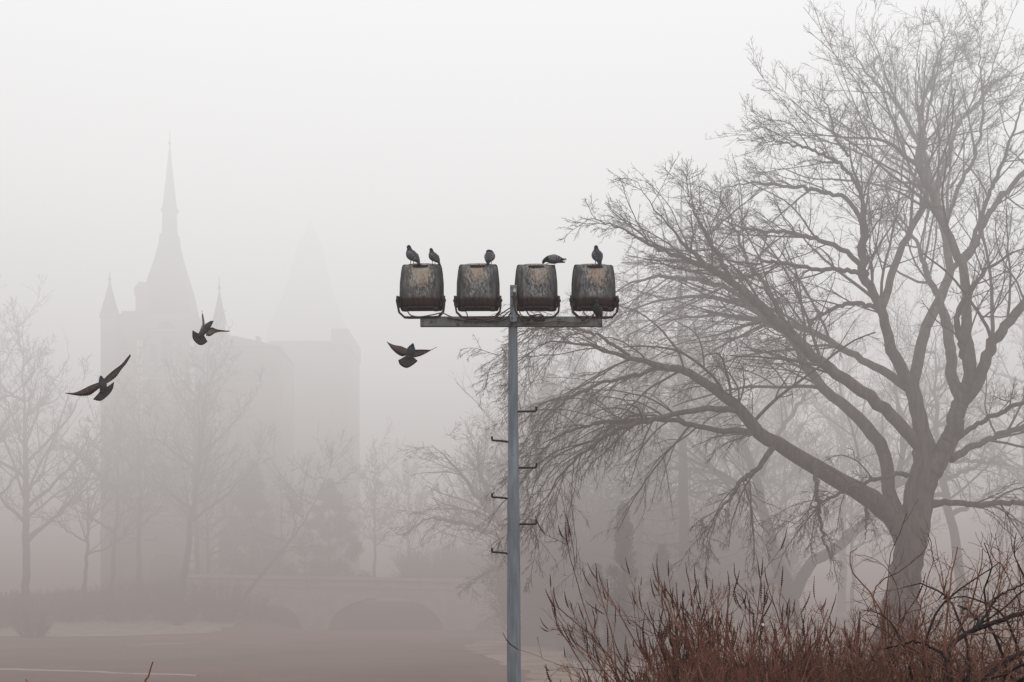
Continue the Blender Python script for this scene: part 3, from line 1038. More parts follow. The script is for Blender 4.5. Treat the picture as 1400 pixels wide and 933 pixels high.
c0 = (1165, 250)
flying((80 + c0[0] * zb_, 410 + c0[1] * zb_), zb_, 17.6,
       [(-40, 50, .0, .026, .014, SL), (-28, 28, .0, .034, .028, (.08, .078, .082)), (-8, 2, -.005, .040, .036, (.09, .088, .09)), (15, -28, -.008, .040, .036, SL), (38, -52, -.004, .032, .030, SL), (52, -68, .004, .022, .022, DK), (60, -76, .01, .013, .013, DK), (70, -80, .015, .004, .004, BK)],
       (off([(1140, 262, 0), (1146, 225, .05), (1150, 180, .10), (1140, 140, .15), (1124, 95, .20), (1102, 55, .26)], *c0), off([(1120, 255, .04), (1122, 225, .08), (1130, 185, .13), (1124, 150, .18), (1118, 110, .22), (1140, 62, .27)], *c0)),
       (off([(1195, 225, 0), (1225, 218, .03), (1250, 226, .08), (1280, 226, .13), (1310, 226, .17), (1340, 222, .22)], *c0), off([(1175, 290, 0), (1205, 290, .03), (1232, 262, .08), (1265, 244, .13), (1305, 238, .17), (1340, 232, .22)], *c0)),
       (off([(1118, 270), (1126, 280), (1136, 286), (1148, 286), (1158, 280)], *c0), off([(1066, 242), (1070, 310), (1110, 356), (1150, 362), (1190, 335)], *c0)),
       'highest pigeon in flight, braking with wings thrown up, beside the small corner spire', 1.0, br=(.26, .235, .23))


# ---------------------------------------------------------------- trees
def px_limb(pts, Yt, dslope=0.0, dcurve=0.0):
    """pts (x,y,r_px) -> world control points, depth leaning with arc length"""
    out = []
    n = len(pts)
    for k, (x, y, r) in enumerate(pts):
        t = k / (n - 1)
        Yd = Yt + dslope * t + dcurve * t * (1 - t)
        p = at(x, y, Yd)
        out.append((*p, r * Yd / F))
    return out


def build_tree(name, limbs, label, cat, base, Yt, rng, lv, bark, twig, group=None, npl=40):
    """limbs: list of (ctrl pts world (k,4), dict(trop, n1)) ; lv: dict with densities"""
    t = empty(name, tuple(base))
    tag(t, label, cat, group)
    trunk_groups, P0, R0, TR = [], [], [], []
    for ctrl, kw in limbs:
        c = resample(ctrl, npl, lv.get('wob0', .03), rng)
        if not kw.get('bare'): c[:, 3] *= np.interp(np.linspace(0, 1, npl), [0, .6, 1], [1, 1, .3])
        big = c[:, 3].max() > .09
        trunk_groups.append((c[None, :, :3], c[None, :, 3], 10 if big else 6))
        if not kw.get('bare'):
            P0.append(c[:, :3]); R0.append(c[:, 3]); TR.append(kw)
    tubes_obj('trunk', trunk_groups, bark, t, base)
    g = []
    for p, r, kw in zip(P0, R0, TR):
        trop = np.array(kw.get('trop', (0, 0, .018)))
        up = kw.get('up', (0, 0, .3))
        P1, R1 = spawn(p[None], r[None], int(kw.get('n1', 14) * lv.get('k1', 1)), kw.get('t0', .25), 1, .75, kw.get('ratio', .42), 14, .085, trop, rng, rr=.5, rmin=lv['r1'], updir=np.array(up))
        P2, R2 = spawn(P1, R1, lv['n2'], .15, 1, .7, .48, 10, .125, trop * 1.3, rng, rr=.55, rmin=lv['r2'])
        P3, R3 = spawn(P2, R2, lv['n3'], .12, 1, .65, .45, 7, .18, trop * 1.5, rng, rr=.6, rmin=lv['r3'])
        g += [(P1, R1, 5), (P2, R2, 4), (P3, R3, 3)]
        if lv.get('n4'):
            P4, R4 = spawn(P3, R3, lv['n4'], .2, 1, .6, .5, 4, .2, trop * 1.5, rng, rr=.7, rmin=lv['r3'] * .8)
            g.append((P4, R4, 3))
    tubes_obj('crown', g, twig, t, base)
    return t


# the big tree on the bank
YT = 35.0
H = [
    # (points, depth slope, curve, options)
    ([(1222, 905, 36), (1228, 860, 29), (1237, 815, 23), (1243, 775, 21.5), (1250, 735, 21), (1257, 690, 21), (1264, 650, 20), (1264, 620, 16), (1259, 585, 11.5), (1251, 545, 10.5), (1243, 522, 10)], 0, 0, dict(bare=1)),
    ([(1262, 660, 15), (1275, 640, 15), (1294, 610, 13), (1305, 580, 12), (1314, 545, 11), (1320, 530, 10)], -.6, 0, dict(bare=1)),
    # A1
    ([(1246, 530, 9), (1232, 505, 8.5), (1219, 482, 8), (1210, 450, 7), (1203, 418, 6.5), (1190, 390, 6), (1179, 362, 6), (1179, 311, 5), (1174, 262, 3.5), (1160, 214, 2.6), (1157, 171, 1.8)], -2.2, 0, dict(n1=18, t0=.3)),
    ([(1205, 420, 6), (1214, 400, 5.5), (1222, 364, 5), (1243, 316, 4.6), (1266, 262, 4), (1252, 210, 3.2), (1264, 170, 2.4), (1275, 107, 1.8), (1300, 34, 1)], 1.5, 0, dict(n1=18)),
    # A2
    ([(1247, 530, 8.5), (1256, 495, 8), (1267, 450, 7.5), (1285, 408, 7), (1299, 370, 6), (1291, 300, 5), (1277, 255, 4), (1266, 205, 3), (1240, 160, 2.2), (1215, 120, 1.6), (1190, 80, 1)], 2.5, 0, dict(n1=20, t0=.4)),
    ([(1277, 258, 4), (1297, 214, 3.4), (1307, 177, 3), (1330, 145, 2.4), (1352, 120, 2), (1385, 95, 1.3), (1410, 60, .9)], 1.5, 0, dict(n1=14)),
    # B1
    ([(1315, 545, 9), (1302, 520, 8), (1299, 480, 7.5), (1292, 440, 7), (1286, 410, 5), (1272, 370, 4), (1256, 330, 3), (1230, 290, 2), (1205, 250, 1.4)], 3.0, 0, dict(n1=14, t0=.5)),
    # B2
    ([(1320, 535, 8.5), (1326, 500, 8), (1318, 450, 7.5), (1319, 400, 6.8), (1309, 356, 6), (1292, 318, 5), (1272, 268, 4.4), (1246, 225, 3.2), (1210, 195, 2.6), (1165, 190, 2), (1110, 186, 1.4), (1070, 176, .8)], -1.5, 0, dict(n1=20, t0=.4)),
    ([(1312, 362, 5), (1330, 340, 4.4), (1357, 289, 4), (1398, 243, 3.4), (1440, 200, 2.4), (1480, 140, 1.4)], 1.0, 0, dict(n1=16)),
    ([(1290, 314, 3), (1300, 285, 2.9), (1312, 250, 2.8), (1335, 200, 2.2), (1345, 140, 1.8), (1340, 80, 1.4), (1335, 25, .9)], -1.5, 0, dict(n1=14)),
    ([(1266, 205, 3), (1262, 150, 2.4), (1280, 95, 1.8), (1290, 50, 1.2), (1283, 18, .8)], -.6, 0, dict(n1=12)),
    # B3
    ([(1318, 548, 9), (1334, 528, 8.5), (1356, 478, 8), (1372, 452, 7), (1400, 408, 6), (1440, 360, 5), (1490, 290, 3.6), (1530, 200, 2)], -1.5, 0, dict(n1=18, t0=.2)),
    ([(1330, 532, 6), (1322, 505, 5), (1314, 470, 4.5), (1309, 430, 4), (1340, 380, 3), (1380, 350, 2.2), (1430, 330, 1.5)], -2.5, 0, dict(n1=14)),
    # D
    ([(1258, 612, 9), (1246, 598, 9), (1215, 565, 8.5), (1184, 540, 8.2), (1131, 503, 7.6), (1093, 470, 7.2), (1058, 436, 7), (1020, 402, 6), (979, 373, 4.8), (947, 345, 4), (920, 312, 2.8), (895, 285, 2), (876, 250, 1)], -3.0, 0, dict(n1=22, t0=.3, ratio=.25, trop=(-.03, 0, .0), up=(-.2, 0, .0))),
    ([(1058, 436, 4.5), (1010, 395, 4), (960, 362, 3.4), (915, 345, 3), (870, 322, 2.2), (830, 305, 1.6), (800, 300, 1)], -2.0, 0, dict(n1=16, ratio=.34, trop=(-.03, 0, .0), up=(-.2, 0, 0))),
    ([(1000, 385, 3.5), (985, 350, 3), (965, 310, 2.4), (945, 275, 1.8), (935, 235, 1)], -1.5, 0, dict(n1=12)),
    ([(1085, 465, 4), (1050, 400, 3.4), (1020, 350, 2.6), (1000, 300, 2), (985, 265, 1.2)], 2, 0, dict(n1=12)),
    # E
    ([(1238, 728, 15), (1228, 705, 12), (1216, 675, 9.5), (1213, 635, 9), (1193, 595, 9), (1164, 566, 8), (1138, 543, 7), (1105, 508, 6.5), (1086, 470, 5.5), (1050, 435, 5), (1010, 415, 4.2), (955, 405, 3.4), (900, 412, 2.6), (850, 432, 1.6), (820, 455, 1)], 2.0, 0, dict(n1=22, t0=.35, ratio=.25, trop=(-.03, 0, -.02), up=(-.2, 0, 0))),
    ([(1060, 440, 4), (1000, 400, 3.6), (950, 385, 3), (900, 380, 2.4), (850, 395, 1.8), (815, 425, 1)], 1.0, 0, dict(n1=18, trop=(-.03, 0, -.03))),
    # F
    ([(1240, 745, 17), (1225, 712, 15), (1200, 690, 14), (1168, 670, 12.5), (1107, 633, 11), (1068, 610, 10), (1032, 586, 9), (1000, 548, 7.5), (957, 516, 6), (914, 500, 5), (861, 487, 4), (807, 471, 3), (754, 465, 2.2), (715, 486, 1.5), (690, 520, .9)], -3.0, 0, dict(n1=30, t0=.35, ratio=.25, trop=(-.04, 0, -.065), up=(0, 0, .2))),
    ([(1040, 592, 5), (1000, 588, 4), (968, 586, 3.6), (914, 576, 3.2), (861, 577, 2.8), (807, 582, 2.2), (754, 602, 1.6), (716, 655, .9)], -1.5, 0, dict(n1=22, trop=(-.03, 0, -.07))),
    ([(1010, 560, 4.5), (970, 562, 4), (914, 572, 3.4), (865, 583, 3), (823, 599, 2.6), (775, 645, 2), (745, 690, 1.4), (728, 730, .8)], -4.0, 0, dict(n1=22, trop=(-.02, 0, -.09))),
    ([(914, 500, 3), (870, 510, 2.6), (820, 525, 2.2), (770, 550, 1.8), (735, 590, 1.2), (715, 640, .8)], 1.5, 0, dict(n1=18, trop=(-.02, 0, -.09))),
    ([(861, 487, 2.6), (820, 460, 2.2), (780, 450, 1.8), (735, 452, 1.4), (700, 470, 1), (678, 500, .7)], -1.5, 0, dict(n1=16, trop=(-.03, 0, -.06))),
    # G
    ([(1240, 530, 6.5), (1213, 511, 6), (1185, 497, 5), (1152, 480, 4.6), (1110, 458, 4.2), (1065, 442, 4), (1020, 437, 3.4), (960, 432, 2.6), (910, 445, 1.8), (870, 470, 1)], 3.5, 0, dict(n1=22, trop=(-.03, 0, -.03))),
    # right-hand lower
    ([(1268, 690, 7), (1290, 689, 4.5), (1335, 690, 4), (1395, 687, 3.5), (1450, 700, 2.5), (1500, 730, 1.5)], -1.0, 0, dict(n1=16, t0=.2, trop=(.02, 0, -.04))),
    ([(1300, 628, 6), (1330, 612, 4.5), (1360, 600, 4), (1400, 585, 3.6), (1450, 560, 2.6), (1510, 545, 1.6)], 2.0, 0, dict(n1=16, trop=(.02, 0, .0))),
    ([(1306, 600, 5), (1330, 585, 3.5), (1368, 564, 3.2), (1405, 550, 2.8), (1460, 520, 1.8), (1500, 480, 1)], -2.0, 0, dict(n1=14)),
    ([(1240, 650, 4), (1225, 646, 3), (1190, 655, 2.6), (1150, 668, 2.2), (1110, 690, 1.6), (1075, 720, 1)], -3.5, 0, dict(n1=12, trop=(-.02, 0, -.05))),
    # K L M P Q
    ([(1182, 372, 4), (1163, 349, 3.6), (1114, 328, 3.1), (1070, 320, 2.6), (1034, 317, 2.2), (985, 300, 1.4), (960, 285, .8)], -1.0, 0, dict(n1=18, trop=(-.03, 0, -.01))),
    ([(1178, 300, 3.4), (1152, 270, 3), (1110, 255, 2.6), (1060, 250, 2.1), (1007, 250, 1.4), (975, 262, .8)], 1.0, 0, dict(n1=18, trop=(-.03, 0, -.01))),
    ([(1186, 375, 3.8), (1152, 371, 3.2), (1110, 366, 2.8), (1061, 357, 2.4), (1007, 355, 1.6), (960, 345, 1)], -2.5, 0, dict(n1=18, trop=(-.03, 0, -.02))),
    ([(1207, 430, 4), (1189, 418, 3.4), (1157, 414, 3), (1125, 428, 2.4), (1088, 458, 1.8), (1060, 490, 1)], 1.5, 0, dict(n1=14, trop=(-.02, 0, -.05))),
    ([(1176, 262, 2.8), (1150, 225, 2.4), (1110, 205, 2), (1065, 190, 1.4), (1035, 190, .8)], -1.5, 0, dict(n1=16, trop=(-.03, 0, 0))),
    ([(1232, 150, 2.2), (1215, 130, 2), (1190, 103, 1.6), (1172, 70, 1.2), (1160, 45, .7)], 1.5, 0, dict(n1=12)),
    ([(1160, 214, 2.2), (1140, 180, 1.8), (1130, 145, 1.4), (1115, 120, .8)], 1.0, 0, dict(n1=10)),
    ([(1299, 372, 4), (1330, 330, 3.4), (1350, 280, 3), (1372, 225, 2.4), (1395, 160, 1.8), (1415, 90, 1)], -3.0, 0, dict(n1=16)),
    ([(1113, 636, 4), (1116, 660, 3.2), (1120, 700, 2.6), (1128, 740, 2), (1140, 770, 1.2)], -2, 0, dict(n1=8, trop=(0, 0, -.08))),
    ([(1184, 678, 3), (1183, 700, 2.4), (1182, 735, 1.5)], -1, 0, dict(n1=5, trop=(0, 0, -.08))),
    ([(1060, 608, 4.5), (1035, 640, 3.4), (1010, 665, 2.8), (980, 700, 2.2), (960, 740, 1.4)], -3, 0, dict(n1=12, trop=(0, 0, -.07))),
]
rng = np.random.default_rng(11)
limbs = []
for pts, ds, dc, kw in H:
    # start depth: follow the limb this one leaves
    limbs.append([pts, ds, dc, kw])


def start_depth(pt, placed):
    best, bd = 0.0, 1e9
    for arr in placed:
        for x, y, d in arr:
            q = (x - pt[0]) ** 2 + (y - pt[1]) ** 2
            if q < bd: bd, best = q, d
    return best if bd < 1200 else 0.0


placed, world_limbs = [], []
for pts, ds, dc, kw in limbs:
    d0 = start_depth(pts[0], placed)
    n = len(pts)
    arr = []; ctrl = []
    for k, (x, y, r) in enumerate(pts):
        t = k / (n - 1); d = d0 + ds * t
        arr.append((x, y, d))
        ctrl.append((*at(x, y, YT + d), r * (YT + d) / F))
    dens = []
    for (a, b) in zip(arr[:-1], arr[1:]):
        for q in np.linspace(0, 1, 6): dens.append(tuple(np.array(a) * (1 - q) + np.array(b) * q))
    placed.append(dens)
    world_limbs.append((ctrl, kw))
base = at(1225, 900, YT); base[2] = ground_z(base[0], base[1])
build_tree('bare_tree', world_limbs, 'largest bare tree, thick dark forking trunk behind brown bushes, limbs arching toward the mast', 'tree', base, YT, rng,
           dict(r1=.0082, r2=.0054, r3=.0040, n2=8, n3=7, n4=4, k1=1.25, wob0=.03), M['bark'], M['bark'])


def auto_limbs(x, Yd, htop, spread, rng, lean=0.0, nl=9, r0=None, fork=.35, up=.5):
    """procedural forked tree as world control polylines; x photo column at base, htop photo row of the top"""
    bx = (x - CX) / F * Yd
    bz = float(ground_z(bx, Yd))
    top = ZC - (htop - HY) / F * Yd
    h = top - bz
    r0 = r0 or h * .0125
    L_ = []
    lx = lean * h
    tr = [(bx, Yd, bz - .2, r0 * 1.35), (bx + lx * .05, Yd, bz + h * .06, r0), (bx + lx * .35, Yd, bz + h * .3, r0 * .8), (bx + lx * .7, Yd + rng.normal(0, .3), bz + h * .6, r0 * .5), (bx + lx, Yd + rng.normal(0, .4), bz + h * .97, r0 * .12)]
    L_.append((tr, dict(n1=16, t0=fork, trop=(0, 0, .03))))
    for k in range(nl):
        t = fork + (.85 - fork) * k / max(nl - 1, 1)
        az = k * 2.4 + rng.uniform(0, 1.2)
        p0 = np.array([np.interp(t, [.06, .3, .6, .97], [tr[1][i], tr[2][i], tr[3][i], tr[4][i]]) for i in range(3)])
        ln = h * spread * (1.15 - t) * rng.uniform(.75, 1.15)
        d = np.array([cos(az), sin(az), 0])
        r = r0 * (.62 - .4 * t)
        pts = [(*p0, r)]
        for q in (.33, .66, 1):
            pp = p0 + d * ln * q ** .9 + np.array([0, 0, up * ln * q ** 1.25]) + rng.normal(0, .05 * ln, 3) * q
            pts.append((*pp, r * (1 - .85 * q)))
        L_.append((pts, dict(n1=12, t0=.15, trop=(0, 0, .04 * up))))
    return L_, (bx, Yd, bz)


def auto_tree(label, x, Yd, htop, spread=.42, seed=0, name='bare_tree', group='bare trees in the fog', lean=0.0, nl=9, fork=.35, up=.5, n3=4, n2=6, r0=None, extra=None, thin=1.0):
    rng = np.random.default_rng(seed + 100)
    L_, b = auto_limbs(x, Yd, htop, spread, rng, lean, nl, r0, fork, up)
    if extra: L_ += extra
    s = Yd / 60 * thin
    return build_tree(name, L_, label, 'tree', b, Yd, rng, dict(r1=.012 * s, r2=.0085 * s, r3=.007 * s, n2=n2, n3=n3, wob0=.06), M['bark_far'], M['twig_far'], group, npl=26)


def larch(label, x, Yd, htop, seed, w=.16, r_px=8, base_y=None):
    rng = np.random.default_rng(seed)
    bx = (x - CX) / F * Yd; bz = float(ground_z(bx, Yd)); top = ZC - (htop - HY) / F * Yd
    h = top - bz; r0 = r_px * Yd / F
    t = empty('larch_tree', (bx, Yd, bz)); tag(t, label, 'tree', 'straight larch-like trees in the fog')
    tr = resample([(bx, Yd, bz - .2, r0 * 1.2), (bx + .05, Yd, bz + h * .3, r0 * .85), (bx - .05, Yd, bz + h * .6, r0 * .55), (bx, Yd, top, .01)], 40, .02, rng)
    tubes_obj('trunk', [(tr[None, :, :3], tr[None, :, 3], 10)], M['bark_far'], t, (bx, Yd, bz))
    n = 110
    P = np.empty((n, 10, 3)); R = np.empty((n, 10))
    for k in range(n):
        q = .16 + .83 * (k / n) ** .9
        p = tr[int(q * 39), :3]
        az = rng.uniform(0, 2 * pi); ln = h * w * (1.05 - q) ** .7 * rng.uniform(.6, 1.15) + .25
        d = np.array([cos(az), sin(az), 0.0])
        s = np.linspace(0, 1, 10)
        P[k] = p + d * ln * s[:, None] + np.array([0, 0, 1]) * (ln * (-.25 * s + .42 * s ** 3)[:, None]) + rng.normal(0, .02 * ln, (10, 3)) * s[:, None]
        R[k] = np.linspace(.025, .009, 10) * Yd / 55
    P2, R2 = spawn(P, R, 9, .1, 1, .9, .3, 6, .15, (0, 0, -.05), rng, rmin=.010)
    P3, R3 = spawn(P2, R2, 4, .1, 1, .8, .45, 4, .2, (0, 0, -.03), rng, rmin=.009)
    tubes_obj('crown', [(P, R, 4), (P2, R2, 3), (P3, R3, 3)], M['twig_far'], t, (bx, Yd, bz))


larch('tall straight larch behind the arching limbs, its thin tip highest in the fog', 933, 56, 215, 3, r_px=8)
larch('slimmer straight tree to the mast side of the tall larch, top lost among twigs', 872, 60, 330, 4, r_px=6)

# second tree with wide limbs low behind the bushes
Y2 = 56
ex = []
for pts, ds, kw in [
    ([(1083, 870, 22), (1082, 830, 18), (1078, 800, 16), (1068, 770, 13), (1056, 735, 11), (1046, 695, 10), (1040, 655, 8), (1022, 610, 6), (1005, 560, 4.5), (985, 500, 3), (975, 430, 1.6)], -1, dict(n1=22, t0=.35)),
    ([(1086, 815, 12), (1105, 778, 11), (1150, 745, 10), (1195, 705, 8.5), (1225, 665, 7), (1235, 600, 5), (1225, 520, 3.5), (1230, 430, 2)], 2, dict(n1=22, t0=.35)),
    ([(1072, 790, 8), (1040, 800, 7), (1005, 812, 5.5), (975, 800, 4), (950, 770, 2.6), (925, 745, 1.2)], -2, dict(n1=12, trop=(0, 0, .02))),
    ([(1048, 700, 6), (1020, 675, 5), (985, 650, 4), (940, 640, 3), (890, 650, 2), (850, 680, 1)], 1, dict(n1=16, trop=(0, 0, -.04))),
    ([(1040, 650, 5), (1060, 600, 4.4), (1090, 560, 3.6), (1120, 510, 2.6), (1130, 450, 1.6)], 1, dict(n1=16)),
    ([(1020, 605, 4), (970, 560, 3.4), (920, 530, 2.6), (870, 520, 1.8), (820, 540, 1)], -2, dict(n1=16, trop=(0, 0, -.03))),
    ([(1225, 665, 5), (1270, 640, 4), (1330, 630, 3), (1390, 640, 1.8)], 1, dict(n1=14, trop=(0, 0, 0))),
]:
    pts = [(x, y, q * .72) for x, y, q in pts]
    ex.append((px_limb(pts, Y2, ds), kw))
b2 = at(1083, 870, Y2); b2[2] = ground_z(b2[0], b2[1])
build_tree('bare_tree', ex, 'second wide-limbed bare tree, fainter, low fork just behind the seed-headed bushes', 'tree', b2, Y2, np.random.default_rng(77),
           dict(r1=.013, r2=.010, r3=.0075, n2=7, n3=5, wob0=.05), M['bark_far'], M['twig_far'], 'bare trees in the fog', npl=32)

# tree leaning over the lake to the left, just behind the mast
Y3 = 64
ex = []
for pts, ds, kw in [
    ([(772, 850, 8), (752, 800, 7), (728, 765, 6), (700, 740, 5), (672, 706, 4.2), (650, 680, 3.6), (618, 640, 2.6), (590, 612, 1.5)], -2, dict(n1=24, t0=.2, ratio=.4, trop=(-.02, 0, -.02))),
    ([(700, 740, 4), (660, 725, 3.2), (620, 715, 2.6), (585, 712, 1.8), (560, 725, 1)], -2, dict(n1=16, trop=(-.02, 0, -.04))),
    ([(672, 706, 3.4), (660, 660, 3), (650, 625, 2.4), (655, 595, 1.4)], 1, dict(n1=14, trop=(0, 0, .03))),
    ([(728, 765, 4), (722, 710, 3.6), (712, 660, 3), (700, 610, 2.2), (690, 560, 1.2)], 1, dict(n1=18, trop=(0, 0, .02))),
    ([(712, 750, 3), (690, 770, 2.6), (660, 785, 2.1), (635, 805, 1.2)], -2, dict(n1=12, trop=(0, 0, -.06))),
]:
    ex.append((px_limb(pts, Y3, ds), kw))
b3 = at(772, 850, Y3); b3[2] = ground_z(b3[0], b3[1])
build_tree('bare_tree', ex, 'bare tree leaning out over the lake behind the mast, drooping twigs above the bridge', 'tree', b3, Y3, np.random.default_rng(78),
           dict(r1=.014, r2=.011, r3=.009, n2=7, n3=5, wob0=.05), M['bark_far'], M['twig_far'], 'bare trees in the fog', npl=32)

T_ = auto_tree
T_('bare shore tree with pale wide crown and sturdy trunk beside the picket fence', 36, 93, 425, .40, 1, nl=13, fork=.25, up=.9, n2=8, n3=5, r0=.28)
T_('bare tree cut by the frame edge beside the wide-crowned shore tree', -50, 88, 415, .45, 2, nl=10, up=.8, n2=8, n3=5)
T_('low bare tree between the shore tree and the castle turret', 118, 92, 600, .5, 3, nl=8, up=.8)
T_('slim bare tree in front of the castle gate tower', 150, 94, 560, .35, 4, nl=9, lean=.05, up=.9)
T_('forked bare tree leaning across the castle front below the high pigeon', 243, 90, 450, .34, 5, nl=12, lean=.10, up=1.0, n2=8, n3=5)
T_('bare tree leaning toward the mast in front of the dim tower', 318, 92, 600, .5, 6, nl=8, lean=.6, n2=8)
T_('small bare tree beside the bridge end, low against the dim tower', 285, 96, 610, .5, 7, nl=8, up=.8)
T_('slender bare tree just past the narrow evergreen, in front of the gate', 190, 96, 500, .36, 24, nl=10, up=1.0, n2=8, n3=5)
T_('slender bare tree framing the castle wing beside the forked one', 270, 98, 520, .4, 25, nl=10, up=.9, n2=8)
T_('thin straight tree standing just past the castle, above the bridge', 512, 108, 606, .26, 26, nl=12, up=.5, n2=8, r0=.13)
T_('faint bare tree rising from the far side of the bridge middle', 560, 112, 625, .4, 8, nl=9, up=.8)
T_('faint bare tree beyond the bridge, next to the mast', 640, 110, 620, .5, 9, nl=10, n2=8)
T_('bare tree with leaning trunk beside the lake path', 800, 80, 450, .42, 10, nl=14, lean=-.12, n2=8, n3=5, r0=.2)
T_('bare tree behind the mast rungs, crown dense with twigs', 765, 88, 470, .5, 11, nl=13, lean=-.05, n2=8, n3=5, r0=.2)
T_('bare tree between the two larches, half hidden by drooping limbs', 905, 86, 420, .45, 12, nl=14, n2=8, n3=5)
T_('hazy bare tree filling the gap between the mast and the slimmer straight tree', 735, 102, 540, .5, 31, nl=14, n2=8, n3=5, up=.8)
T_('hazy bare tree directly behind the tall larch', 960, 104, 500, .5, 32, nl=14, n2=8, n3=5, up=.8)
T_('hazy bare tree in the gap below the drooping limbs', 830, 106, 560, .55, 33, nl=14, n2=8, n3=5, up=.8)
T_('hazy bare tree beneath the second wide-limbed tree', 1060, 108, 520, .5, 34, nl=14, n2=8, n3=5, up=.8)
for k_, (xx, Yy, yt_, lb_) in enumerate([(748, 70, 500, 'thicket-like bare tree just past the mast, finely twigged and brownish'), (822, 66, 450, 'finely twigged bare tree under the drooping limb tips'), (892, 72, 420, 'finely twigged bare tree close before the slimmer straight tree'),
                                     (975, 68, 440, 'finely twigged bare tree just past the tall larch, below the arching limb'), (1075, 74, 480, 'finely twigged bare tree above the second wide-limbed tree fork'), (1165, 76, 540, 'finely twigged bare tree tucked beneath the largest tree fork')]):
    T_(lb_, xx, Yy, yt_, .5, 50 + k_, nl=15, n2=9, n3=6, up=.7, fork=.22, r0=.11, thin=1.1, group='finely twigged brownish trees')
T_('faint upright bare tree behind the second wide-limbed tree', 1010, 86, 390, .42, 13, nl=11, n2=8)
T_('faint bare tree seen beneath the lowest limb of the largest tree', 1150, 90, 380, .45, 14, nl=11, n2=8)
T_('pale bare tree with crooked trunk just past the largest trunk', 1322, 60, 420, .42, 15, nl=10, lean=-.12, r0=.24, n2=7)
T_('very faint bare tree far behind the largest trunk', 1245, 100, 400, .45, 16, nl=10, n2=8)
T_('faint bare tree far out at the frame edge above the dark bush', 1400, 82, 350, .45, 17, nl=11, n2=8)
T_('faint thin bare tree between the crooked one and the frame edge', 1368, 96, 500, .4, 18, nl=8)
T_('faint broad bare tree behind the evergreen', 845, 92, 500, .55, 19, nl=12, n2=8)
T_('faint small bare tree at the far end of the bridge', 705, 98, 570, .5, 20, nl=10, n2=8)


# evergreens: cones of small needle sprays
def evergreen(label, x, Yd, ytop, width_px, seed, dens=16000, group='dark evergreens in the fog', base_z=None):
    rng = np.random.default_rng(seed)
    bx = (x - CX) / F * Yd; bz = float(ground_z(bx, Yd)) if base_z is None else base_z
    top = ZC - (ytop - HY) / F * Yd; h = top - bz; wr = width_px / 2 * Yd / F
    t = empty('evergreen_tree', (bx, Yd, bz)); tag(t, label, 'tree', group)
    tr = np.array([[0, 0, 0, .14], [0, 0, h * .5, .08], [.02, 0, h, .01]])
    c = resample(tr, 12)
    tubes_obj('trunk', [(c[None, :, :3], c[None, :, 3], 8)], M['bark_far'], t)
    nb = 120
    cent = []
    for k in range(nb):
        q = rng.uniform(0, 1) ** .8
        az = rng.uniform(0, 2 * pi)
        rr = wr * (1 - q) ** .75 * rng.uniform(.45, 1.1)
        cent.append((cos(az) * rr, sin(az) * rr, h * (.05 + .93 * q)))
    cent = np.array(cent)
    idx = rng.integers(0, nb, dens)
    sz = (.09 + .16 * (1 - cent[idx, 2] / h)) * h * .30
    p = cent[idx] + norm(rng.normal(0, 1, (dens, 3))) * (rng.random((dens, 1)) ** .5) * sz[:, None] * [1, 1, .8]
    p[:, 2] = np.maximum(p[:, 2], .05)
    a = norm(rng.normal(0, 1, (dens, 3)) + [0, 0, .3]); b = norm(np.cross(a, rng.normal(0, 1, (dens, 3))))
    l = rng.uniform(.05, .13, (dens, 1)) * Yd / 50
    V = np.stack([p, p + a * l, p + a * l * .5 + b * l * .35], 1).reshape(-1, 3)
    mesh_np('crown', V, np.arange(dens * 3).reshape(-1, 3), M['evergreen'], t, False)


evergreen('tall narrow evergreen standing dark behind the seed-headed bushes', 853, 48, 688, 62, 1)
evergreen('low broad evergreen at the foot of the tall narrow one', 815, 50, 770, 80, 2, 13000)
evergreen('small evergreen beside the largest tree, half sunk in bushes', 905, 52, 745, 80, 3, 13000)
#evergreen('narrow evergreen among the bare trees in front of the castle', 205, 84, 728, 30, 4, 9000)
#evergreen('squat evergreen behind the picket fence', 118, 86, 775, 44, 5, 9000)
evergreen('dark evergreen at the foot of the dim tower', 345, 100, 630, 120, 6, 26000)
evergreen('wide evergreen against the dim tower, near the bridge parapet', 450, 102, 655, 130, 7, 26000)


# shore shrubs: fuzzy mounds of twigs
def shrub(label, x, Yd, ytop, wpx, seed, n=170, mat='twig_far', group='bare shrubs on the shore', dx=0, r=.012, name='bare_shrub'):
    rng = np.random.default_rng(seed)
    bx = (x - CX) / F * Yd; bz = float(ground_z(bx, Yd)); h = ZC - (ytop - HY) / F * Yd - bz; w = wpx / 2 * Yd / F
    t = empty(name, (bx, Yd, bz)); tag(t, label, 'shrub', group)
    P = np.empty((n, 9, 3)); R = np.empty((n, 9))
    for k in range(n):
        az = rng.uniform(0, 2 * pi); el = rng.uniform(.2, 1.0) ** .7
        e = np.array([cos(az) * w * rng.uniform(.3, 1), sin(az) * w * .6 * rng.uniform(.3, 1), h * el])
        b = np.array([e[0] * .5, e[1] * .5, 0])
        s = np.linspace(0, 1, 9)[:, None]
        P[k] = b + (e - b) * np.hstack([s ** 1.2, s ** 1.2, s]) + rng.normal(0, .03 * h, (9, 3)) * s
        R[k] = np.linspace(r * 1.3, r * .6, 9)
    P2, R2 = spawn(P, R, 6, .2, 1, .7, .4, 6, .2, (0, 0, .02), rng, rmin=r * .6)
    P3, R3 = spawn(P2, R2, 3, .2, 1, .7, .5, 4, .2, (0, 0, .02), rng, rmin=r * .55)
    tubes_obj('stems', [(P, R, 4)], M['bark_far'], t)
    tubes_obj('twigs', [(P2, R2, 3), (P3, R3, 3)], M[mat], t)


